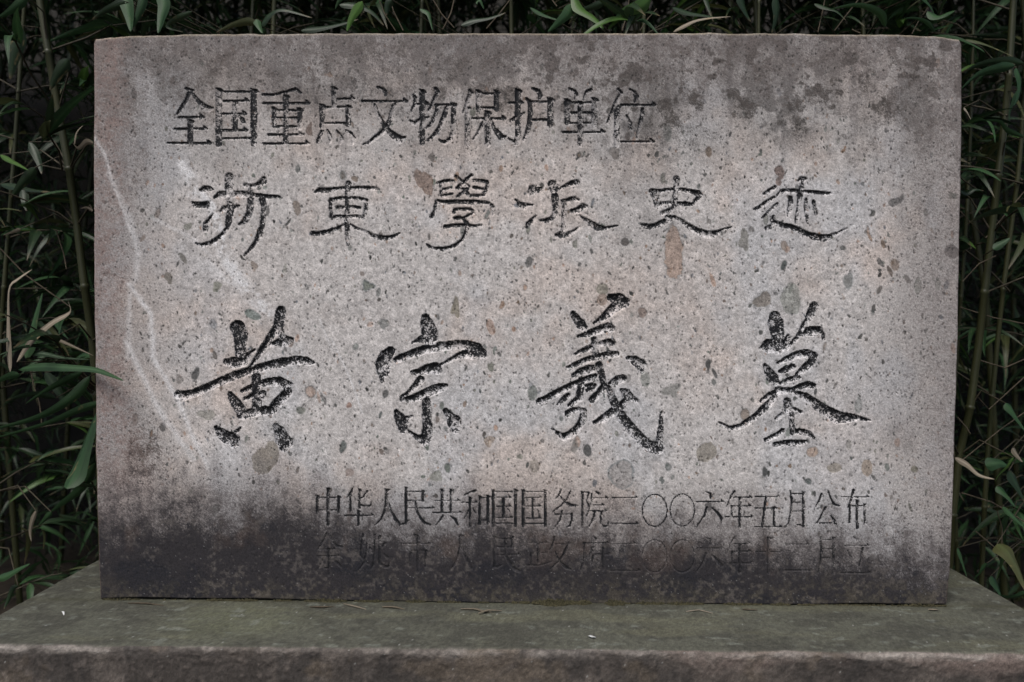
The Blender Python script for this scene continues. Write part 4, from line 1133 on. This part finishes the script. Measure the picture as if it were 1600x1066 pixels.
PL = (HL, Vector(left_culm[0]), HLp)
PR = (HR, Vector(r_culm[0]), HRp)
PR2 = (HR2, Vector(r_culm2[0]), HR2p)
G = [(r, Vector((x, y, -.02)), p) for (r, p), (x, y, *_) in zip(NEAR, near)]
DK, BL, FR, OL, DR = M_LEAF_DARK, M_LEAF_BLUE, M_LEAF_FRESH, M_LEAF_OLIVE, M_LEAF_DRY
heroes = [
    # beside the tablet's left edge
    (PL, [(28, 578), (60, 573), (100, 574), (145, 577), (172, 586), (193, 595)], 15, BL, .03, .3, -.05),
    (PL, [(16, 582), (13, 545), (12, 495), (14, 450), (28, 436), (50, 421)], 24, DR, .02, .5, .02, .08, False),
    (PL, [(26, 566), (48, 533), (80, 505), (104, 492), (110, 484), (106, 470)], 20, DR, .06, .5, .05, .08, False),
    (PL, [(40, 560), (46, 530), (54, 495), (66, 458)], 26, BL, .10, .2, .1),
    (PL, [(104, 764), (116, 742), (131, 700), (146, 660), (168, 610)], 42, BL, .07, .25, .14),
    (PL, [(150, 722), (125, 765), (96, 788), (80, 800)], 16, BL, .14, .3, .14),
    (PL, [(160, 628), (120, 642), (70, 663), (-12, 686)], 13, BL, .08, .2, .05),
    (PL, [(140, 588), (112, 622), (60, 652), (-15, 672)], 17, BL, .12, .2, .05),
    (PL, [(88, 622), (60, 617), (35, 619), (8, 627)], 13, DK, .14, .2, .1),
    (PL, [(44, 551), (70, 553), (100, 559), (140, 562)], 9, BL, .10, .3, .12),
    (PL, [(84, 528), (105, 537), (125, 546), (146, 556)], 5, DR, .10, .3, .12),
    (PL, [(128, 582), (100, 596), (70, 612), (40, 631)], 13, BL, .15, .3, .12),
    (PL, [(70, 582), (84, 600), (96, 620), (104, 640)], 16, DK, .18, .2, .18),
    (PL, [(30, 585), (10, 590), (-15, 602)], 14, BL, .02, .3, .0),
    (PL, [(18, 582), (0, 570), (-20, 566)], 12, DK, .04, .3, .04),
    (PL, [(150, 760), (120, 758), (95, 758), (70, 762)], 9, DK, .14, .3, .12),
    (PL, [(146, 224), (135, 222), (122, 232), (114, 224)], 10, DR, .12, .3, .12),
    (PL, [(116, 226), (118, 210), (124, 201), (130, 196)], 5, DR, .12, .3, .12),
    (PL, [(145, 330), (135, 325), (126, 326)], 6, DR, .12, .3, .12),
    (PL, [(32, 358), (22, 362), (5, 368)], 6, DR, .2, .3, .2),
    (PL, [(0, 242), (14, 250), (30, 258), (44, 266)], 9, FR, .2, .3, .15),
    (PL, [(0, 288), (25, 292), (48, 297), (78, 300)], 12, DK, .25, .2, .2),
    (PL, [(55, 262), (42, 278), (28, 295), (17, 309)], 17, DK, .18, .2, .18),
    (PL, [(34, 296), (38, 308), (40, 320), (42, 330)], 14, DK, .22, .2, .2),
    (PL, [(45, 222), (55, 240), (62, 258), (65, 272)], 13, DK, .22, .2, .2),
    (PL, [(30, 40), (26, 70), (20, 98), (16, 124)], 24, DK, .2, .2, .2),
    (PL, [(106, 92), (96, 108), (86, 124), (78, 141)], 20, DK, .16, .2, .16),
    (PL, [(42, -6), (28, 8), (12, 20), (-4, 28)], 15, BL, .15, .3, .15),
    (G[2], [(195, 2), (180, 10), (162, 18), (144, 31)], 15, DK, .16, .2, .16),
    (G[2], [(192, -16), (198, 8), (202, 28), (204, 49)], 21, BL, .18, .2, .12),
    (G[2], [(226, -12), (221, 10), (214, 28), (207, 44)], 14, BL, .16, .2, .16),
    (G[2], [(250, -14), (256, 6), (252, 28), (247, 52)], 20, BL, .18, .2, .12),
    (G[2], [(300, 18), (275, 30), (262, 42), (285, 50)], 10, DK, .2, .2, .2),
    (G[2], [(402, 36), (385, 34), (362, 40), (338, 51)], 13, OL, .2, .2, .18),
    (G[3], [(408, 42), (420, 24), (442, 15), (488, 28)], 13, DK, .2, .2, .18),
    (G[3], [(400, 30), (404, 40), (410, 52)], 12, BL, .2, .2, .18),
    (G[3], [(566, 2), (557, 16), (548, 32), (542, 49)], 15, FR, .2, .2, .13),
    (G[3], [(530, 8), (555, 8), (580, 18), (600, 40)], 14, DK, .2, .2, .2),
    (G[3], [(540, -8), (530, 2), (524, 14)], 8, BL, .2, .2, .2),
    (G[3], [(470, 48), (500, 44), (530, 38), (560, 30)], 12, DK, .22, .2, .2),
    (G[4], [(612, 0), (606, 10), (604, 24)], 14, DK, .2, .2, .2),
    (G[4], [(656, 14), (668, 20), (672, 30), (676, 48)], 9, BL, .2, .2, .18),
    (G[4], [(744, 6), (750, 0), (756, 14)], 9, BL, .2, .2, .2),
    (G[4], [(720, 40), (740, 32), (765, 28), (790, 20)], 11, DK, .2, .2, .2),
    (G[5], [(895, -8), (904, 12), (922, 24), (936, 36), (944, 47)], 20, FR, .18, .2, .14),
    (G[5], [(1016, -6), (1002, 10), (976, 20), (950, 46)], 24, FR, .18, .2, .14),
    (G[5], [(896, 6), (886, 22), (872, 36), (856, 50)], 18, BL, .18, .2, .14),
    (G[5], [(828, 12), (846, 22), (862, 28), (880, 34)], 8, BL, .2, .2, .2),
    (G[5], [(946, 2), (930, 10), (908, 18), (888, 38)], 12, DK, .2, .2, .2),
    (G[6], [(1052, 50), (1070, 40), (1088, 32), (1112, 28), (1142, 26)], 7, DR, .2, .2, .18),
    (G[6], [(1050, 12), (1075, 20), (1100, 24), (1128, 30)], 11, DK, .2, .2, .2),
    (G[6], [(1155, -10), (1160, 6), (1166, 20), (1173, 34)], 16, DK, .2, .2, .2),
    (G[7], [(1384, 42), (1380, 26), (1364, 14), (1336, 8), (1296, 15)], 13, BL, .2, .2, .14),
    (G[7], [(1462, 50), (1450, 36), (1432, 29), (1412, 29)], 7, BL, .2, .2, .16),
    (G[7], [(1449, 18), (1462, 26), (1478, 22), (1492, 17)], 17, BL, .2, .2, .16),
    (G[7], [(1272, 6), (1290, 12), (1308, 18), (1322, 32)], 9, DK, .22, .2, .2),
    (G[7], [(1212, -6), (1214, 16), (1212, 34), (1206, 52)], 16, DK, .2, .2, .2),
    (G[7], [(1436, -10), (1446, 0), (1454, 10), (1460, 22)], 9, BL, .2, .2, .2),
    (PR, [(1508, 62), (1530, 66), (1552, 74), (1584, 89)], 8, OL, .16, .3, .14),
    (PR, [(1586, 102), (1560, 107), (1530, 116), (1502, 139)], 16, BL, .17, .2, .14),
    (PR, [(1600, 99), (1570, 96), (1535, 100), (1502, 114)], 15, DK, .19, .2, .18),
    (PR, [(1588, 106), (1594, 126), (1592, 150), (1584, 166)], 15, BL, .17, .2, .14),
    (PR, [(1592, 140), (1584, 160), (1578, 178), (1578, 196)], 9, BL, .2, .2, .2),
    (PR, [(1600, 214), (1575, 204), (1562, 190), (1536, 188)], 8, BL, .18, .3, .15),
    (PR, [(1506, 168), (1512, 176), (1517, 187)], 5, DR, .16, .3, .16),
    (PR, [(1500, 298), (1512, 302), (1524, 296), (1537, 298)], 8, DK, .2, .3, .2),
    (PR, [(1552, 390), (1562, 382), (1572, 376), (1578, 372)], 13, BL, .2, .3, .2),
    (PR, [(1571, 630), (1580, 640), (1590, 655), (1604, 676)], 19, BL, .18, .3, .16),
    (PR, [(1492, 715), (1512, 726), (1530, 742), (1554, 749)], 12, DR, .13, .3, .1),
    (PR, [(1584, 715), (1575, 730), (1562, 742), (1555, 752)], 9, FR, .14, .3, .12),
    (G[8], [(1540, 728), (1552, 724), (1566, 724), (1576, 730)], 22, BL, .18, .2, .18),
    (G[8], [(1557, 760), (1566, 768), (1576, 778), (1586, 792)], 15, BL, .18, .2, .15),
    (G[8], [(1576, 736), (1586, 752), (1594, 768), (1602, 786)], 19, DK, .16, .2, .15),
    (G[8], [(1582, 700), (1590, 712), (1598, 722)], 12, DR, .2, .2, .2),
    (G[8], [(1558, 850), (1574, 862), (1590, 888), (1604, 925)], 36, OL, .12, .2, .06),
    (G[8], [(1568, 868), (1566, 882), (1562, 894), (1557, 906)], 10, FR, .13, .2, .12),
    (G[8], [(1542, 880), (1536, 890), (1530, 898), (1522, 904)], 11, BL, .16, .2, .16),
    (G[8], [(1496, 856), (1502, 872), (1507, 888), (1511, 902)], 8, BL, .2, .2, .18),
    (G[8], [(1548, 900), (1556, 914), (1562, 926), (1566, 938)], 15, BL, .14, .2, .12),
    (G[8], [(1604, 926), (1590, 932), (1576, 934), (1562, 930)], 13, BL, .14, .2, .12),
    (G[8], [(1566, 792), (1580, 804), (1592, 816), (1602, 826)], 10, BL, .16, .2, .15),
    # low left, by the plinth
    (G[0], [(-8, 906), (10, 900), (28, 890), (47, 881)], 13, BL, .2, .2, .18),
    (G[0], [(56, 798), (50, 815), (47, 832), (49, 846)], 7, DR, .2, .2, .2),
    (G[0], [(80, 800), (70, 812), (60, 822)], 9, BL, .2, .2, .2),
    (G[0], [(28, 915), (20, 920), (12, 940), (6, 952)], 9, DK, .22, .2, .2),
]
for h in heroes:
    pl, pts, w = h[0], h[1], h[2]
    extra = h[6:] if len(h) > 6 else ()
    hero_leaf(pl, pts, w, h[3], h[4], h[5], *(extra[:1]), **({'fold': extra[1], 'blunt': extra[2]} if len(extra) > 1 else {}))

# bare straw-coloured stems standing among the leaves
stems = [(G[4], [(692, 46), (705, 20), (712, -10)]), (G[4], [(710, 44), (690, 22), (672, -8)]), (G[4], [(618, 48), (602, 24), (588, -10)]),
         (G[4], [(630, 48), (615, 18), (606, -10)]), (G[6], [(760, 45), (780, 22), (800, -4)]), (G[5], [(972, 48), (980, 22), (984, -8)]),
         (G[5], [(1000, 48), (1012, 30), (1026, 14)]), (G[5], [(870, 10), (864, 2), (858, -8)]), (G[7], [(1278, 50), (1284, 24), (1290, -6)]),
         (G[7], [(1304, 48), (1324, 22), (1344, -4)]), (G[7], [(1425, 53), (1436, 32), (1450, 12)]), (G[7], [(1344, 52), (1336, 49), (1331, 46)]),
         (PR, [(1500, 722), (1540, 690), (1562, 672), (1600, 645)]), (PR, [(1496, 652), (1510, 668), (1516, 678)]), (PR, [(1500, 330), (1540, 372), (1600, 300)]),
         (PR, [(1504, 440), (1530, 412), (1556, 400)]), (G[8], [(1500, 480), (1550, 496), (1600, 506)]), (G[8], [(1502, 770), (1550, 785), (1600, 815)]),
         (G[8], [(1524, 830), (1545, 848), (1562, 862)]), (G[8], [(1558, 798), (1566, 826), (1565, 852)]), (PL, [(48, 578), (52, 600), (62, 630), (66, 668)]), (PL, [(0, 388), (40, 430), (110, 480)]),
         (G[1], [(88, 360), (100, 398), (104, 420)]), (PR2, [(1520, 560), (1570, 575), (1604, 560)]), (PR2, [(1510, 600), (1545, 640), (1600, 590)])]
for pl, pts in stems:
    y = .2 + .1 * rn.random()
    P = [W(a, b, y) for a, b in pts]
    v, q = tube(P, [.0010 + .0005 * rn.random()] * len(P), 5)
    link('branch', mesh_np('branch', v - np.array(pl[1]), q, [M_TWIG_DRY]), pl[0])


def thicket():
    """the far ranks that read as one dark mass: leaves, culms and twigs in one object"""
    r = np.random.RandomState(9)
    v0, q0, a0, m0 = blade(3, .125, .5, .3, .3)
    cen = []
    K = 34000
    x = r.uniform(-3.4, 3.4, K); y = 1.25 + 1.35 * r.rand(K); z = r.uniform(0.0, 1.0, K) ** .8 * 3.3
    hole = fbm(x * 100, z * 100, 35, 35, 801, 3)
    keep = hole < .66
    x, y, z = x[keep], y[keep], z[keep]
    n = len(x)
    az = r.uniform(0, math.tau, n); el = r.uniform(-1.1, .35, n); ro = r.uniform(-1, 1, n); s = r.uniform(.10, .19, n)
    d = np.stack([np.cos(az) * np.cos(el), np.sin(az) * np.cos(el), np.sin(el)], -1)
    up = np.array([0, 0, 1.0]); zz = up - d * d[:, 2:3]; zz /= np.linalg.norm(zz, axis=1, keepdims=True) + 1e-6
    yy = np.cross(zz, d)
    c, sn = np.cos(ro)[:, None], np.sin(ro)[:, None]
    y_, z_ = yy * c + zz * sn, zz * c - yy * sn
    V = (v0[None, :, 0:1] * d[:, None] + v0[None, :, 1:2] * y_[:, None] + v0[None, :, 2:3] * z_[:, None]) * s[:, None, None] + np.stack([x, y, z], -1)[:, None]
    V = V.reshape(-1, 3)
    Q = (q0[None] + (np.arange(n) * len(v0))[:, None, None]).reshape(-1, 4)
    mi = np.repeat(np.where(r.rand(n) < .6, 0, np.where(r.rand(n) < .7, 1, 2)), len(q0))
    A = np.tile(a0, n); M = np.tile(m0, n)
    vs, qs, ms = [V], [Q], [mi]
    off = len(V); na = 0
    for k in range(36):
        bx, by = r.uniform(-3.2, 3.2), r.uniform(1.2, 2.6); ln = r.uniform(-.3, .3)
        P = [(bx, by, -.02), (bx + ln * .4, by, 1.2), (bx + ln, by + .05, 2.2), (bx + ln * 2, by + .1, 3.3)]
        v, q = tube(P, [.012, .011, .009, .006], 6)
        vs.append(v); qs.append(q + off); ms.append(np.full(len(q), 3)); off += len(v); na += len(v)
    me = mesh_np('bamboo_thicket', np.concatenate(vs), np.concatenate(qs), [M_LEAF_DARK, M_LEAF_BLUE, M_LEAF_OLIVE, M_CULM], True,
                 {'along': ('FLOAT', np.concatenate([A, np.zeros(na)])), 'mid': ('FLOAT', np.concatenate([M, np.zeros(na)]))}, np.concatenate(ms))
    o = link('bamboo_thicket', me, kind='stuff')
    o['label'] = 'dense dark bamboo thicket filling the background behind the tablet'
    o['category'] = 'bamboo thicket'


thicket()


def crowns():
    """unseen bamboo tops added over the thicket, above the picture, to keep the sky off it"""
    r = np.random.RandomState(19)
    v0, q0, a0, m0 = blade(2, .16, .5, .2, .3)
    v0 = v0.reshape(3, 5, 3)[:, ::2].reshape(-1, 3); a0 = a0[::5].repeat(3)
    q0 = np.array([(0, 3, 4, 1), (1, 4, 5, 2), (3, 6, 7, 4), (4, 7, 8, 5)])
    n = 34000
    x = r.uniform(-5, 5, n); y = .30 + 3.6 * r.rand(n); z = 2.45 + 1.5 * r.rand(n) + .12 * y
    az = r.uniform(0, math.tau, n); el = r.uniform(-.9, .3, n); s = r.uniform(.18, .30, n)
    d = np.stack([np.cos(az) * np.cos(el), np.sin(az) * np.cos(el), np.sin(el)], -1)
    zz = np.array([0, 0, 1.0]) - d * d[:, 2:3]; zz /= np.linalg.norm(zz, axis=1, keepdims=True) + 1e-6
    yy = np.cross(zz, d)
    V = (v0[None, :, 0:1] * d[:, None] + v0[None, :, 1:2] * yy[:, None] + v0[None, :, 2:3] * zz[:, None]) * s[:, None, None] + np.stack([x, y, z], -1)[:, None]
    Q = (q0[None] + (np.arange(n) * 9)[:, None, None]).reshape(-1, 4)
    link('shade_crowns', mesh_np('shade_crowns', V.reshape(-1, 3), Q, [M_LEAF_DARK], True, {'along': ('FLOAT', np.tile(a0, n) * .7), 'mid': ('FLOAT', np.zeros(n * 9))}),
         kind='stuff', label='unseen bamboo crowns added over the thicket to shade it', category='bamboo crowns')


crowns()


# ------------------------------------------------------------------ small things lying on the plinth
def chip(name, label, cat, pts, wmm, mat, lift=.002, group=None):
    P = [Vector(on_level(np.array(float(a)), np.array(float(b)), TOP_Z + lift)) for a, b in pts]
    for i, p in enumerate(P):
        p.z = TOP_Z + lift * .6 + .0006 * math.sin(i * 2.1)
        p.y = min(p.y, -.004)
    base = P[0].copy()
    V, Q, A, M = [], [], [], []
    n = 10
    for i in range(n + 1):
        t = i / n * (len(P) - 1); k = min(int(t), len(P) - 2); f = t - k
        c = P[k].lerp(P[k + 1], f); d = (P[k + 1] - P[k]).normalized()
        sd = d.cross(Vector((0, 0, 1))).normalized()
        w = wmm * .0005 * max(.12, math.sin(math.pi * min(1, (i / n) * .85 + .12)) ** .7)
        for s_ in (-1, 0, 1):
            V.append(tuple(c + sd * (s_ * w) + Vector((0, 0, abs(s_) * w * .8)) - base)); A.append(i / n); M.append(0.0)
        for s_ in (1, 0, -1):
            V.append(tuple(c + sd * (s_ * w) + Vector((0, 0, abs(s_) * w * .8 - .0007)) - base)); A.append(i / n); M.append(0.0)
    for i in range(n):
        for k in range(6):
            Q.append((i * 6 + k, (i + 1) * 6 + k, (i + 1) * 6 + (k + 1) % 6, i * 6 + (k + 1) % 6))
    o = link(name, mesh_np(name, np.array(V), np.array(Q), [mat], True, {'along': ('FLOAT', A), 'mid': ('FLOAT', M)}))
    o.location = base
    o['label'] = label; o['category'] = cat
    if group:
        o['group'] = group


CH = 'dry bamboo scraps along the foot of the tablet'
chip('dry_leaf_scrap', 'straight reddish straw sliver under the tablet\'s lower left corner', 'dry scrap', [(200, 942), (228, 943), (256, 945)], 3.6, M_TWIG_DRY, group=CH)
chip('dry_leaf_scrap', 'short pinkish scrap left of the slanting straw piece', 'dry scrap', [(484, 948), (503, 949), (522, 947)], 4.2, M_TWIG_DRY, group=CH)
chip('dry_leaf_scrap', 'slanting straw sliver in the joint between two flat scraps', 'dry scrap', [(537, 943), (555, 948), (572, 951)], 3.6, M_LEAF_DRY, group=CH)
chip('dry_leaf_scrap', 'pale flat straw piece below the first bottom row characters', 'dry scrap', [(597, 948), (615, 949), (632, 951)], 4.6, M_LEAF_DRY, group=CH)
chip('dry_leaf_scrap', 'longest tan scrap, with a crumpled tip lying over another', 'dry scrap', [(720, 951), (742, 952), (756, 955), (768, 956)], 4.6, M_LEAF_DRY, group=CH)
chip('dry_leaf_scrap', 'crumpled pale scrap crossing the end of the longest one', 'dry scrap', [(748, 957), (762, 953), (784, 952)], 4.2, M_LEAF_DRY, .005, CH)
chip('dry_leaf_scrap', 'thin pale straw right of the moss cushion', 'dry scrap', [(1072, 955), (1092, 953), (1114, 957)], 2.2, M_LEAF_DRY, group=CH)
chip('dry_leaf_scrap', 'small brown scrap under the character for moon in the bottom row', 'dry scrap', [(1160, 951), (1172, 953), (1184, 952)], 3.2, M_TWIG_DRY, group=CH)
chip('dry_leaf_scrap', 'pale chip under the tablet\'s lower right corner', 'dry scrap', [(1450, 952), (1458, 953), (1466, 952)], 4.2, M_LEAF_DRY, group=CH)
chip('bird_dropping', 'small white dropping on the front of the green ledge', 'dropping', [(920, 993), (925, 996), (931, 995)], 5.5, M_WHITE)
chip('grit_speck', 'tiny pale speck near the left end of the green ledge', 'speck', [(97, 955), (99, 957), (100, 960)], 3.0, M_WHITE)


def moss():
    """low cushions and crumbs of moss in the joint"""
    r = np.random.RandomState(2)
    V0 = np.array([(0, 0, 1), (1, 0, 0), (0, 1, 0), (-1, 0, 0), (0, -1, 0)], float)
    Q0 = np.array([(1, 2, 0, 0), (2, 3, 0, 0), (3, 4, 0, 0), (4, 1, 0, 0)])[:, :3]
    pts = []
    dens = [(160, 1478, 3200, .0030, .0040), (800, 975, 2600, .0100, .0080), (300, 480, 500, .004, .005), (500, 660, 500, .0040, .006),
            (1000, 1120, 300, .004, .005), (1120, 1300, 200, .003, .004)]
    for (a, b, n, dep, hh) in dens:
        x = r.uniform(a, b, n)
        prof = .08 + 1.3 * np.clip(fbm(x, x * 0, 26, 10, 901, 3) - .38, 0, 1) ** 1.0 * 2.2
        ok = prof > .16
        x, prof = x[ok], np.minimum(prof[ok], 1.1); n = len(x)
        X = on_wall(x, np.full(n, 950.0), 0.0)[:, 0]
        y = -r.rand(n) ** 1.4 * dep * prof * 1.4
        z = TOP_Z + r.rand(n) ** 1.5 * hh * prof * np.clip(1 + y / (dep * 1.4), 0, 1)
        pts.append(np.stack([X, y, z, r.uniform(.0007, .0020, n)], -1))
    p = np.concatenate(pts)
    s = p[:, 3]
    rot = r.uniform(0, math.tau, len(p))
    c, sn = np.cos(rot), np.sin(rot)
    vx = V0[None, :, 0] * c[:, None] - V0[None, :, 1] * sn[:, None]; vy = V0[None, :, 0] * sn[:, None] + V0[None, :, 1] * c[:, None]
    V = np.stack([vx * s[:, None], vy * s[:, None], np.tile(V0[:, 2], (len(p), 1)) * (s * 1.4)[:, None]], -1) + p[:, None, :3]
    Q = (Q0[None] + (np.arange(len(p)) * 5)[:, None, None]).reshape(-1, 3)
    o = link('moss', mesh_np('moss', V.reshape(-1, 3), Q, [M_MOSS], False), kind='stuff')
    o['label'] = 'olive moss growing in the joint between tablet and plinth'
    o['category'] = 'moss'


moss()


def litter():
    r = np.random.RandomState(77)
    v0, q0, a0, m0 = blade(3, .13, .2, .4, .3)
    n = 2600
    x = r.uniform(-3, 3, n); y = r.uniform(-2.2, 2.6, n); z = r.uniform(.012, .03, n)
    ok = ~((x > -1.0) & (x < 1.05) & (y > PLINTH_FRONT - .12) & (y < .46))
    x, y, z = x[ok], y[ok], z[ok]; n = len(x)
    az = r.uniform(0, math.tau, n); s = r.uniform(.07, .14, n)
    c, sn = np.cos(az)[:, None], np.sin(az)[:, None]
    V = np.stack([(v0[None, :, 0] * c - v0[None, :, 1] * sn) * s[:, None] + x[:, None], (v0[None, :, 0] * sn + v0[None, :, 1] * c) * s[:, None] + y[:, None],
                  v0[None, :, 2] * s[:, None] * .3 + z[:, None] + .004], -1).reshape(-1, 3)
    Q = (q0[None] + (np.arange(n) * len(v0))[:, None, None]).reshape(-1, 4)
    link('leaf_litter', mesh_np('leaf_litter', V, Q, [M_LITTER], True, {'along': ('FLOAT', np.tile(a0, n)), 'mid': ('FLOAT', np.tile(m0, n))}), kind='stuff',
         label='dry leaf litter on the soil round the plinth', category='leaf litter')


litter()
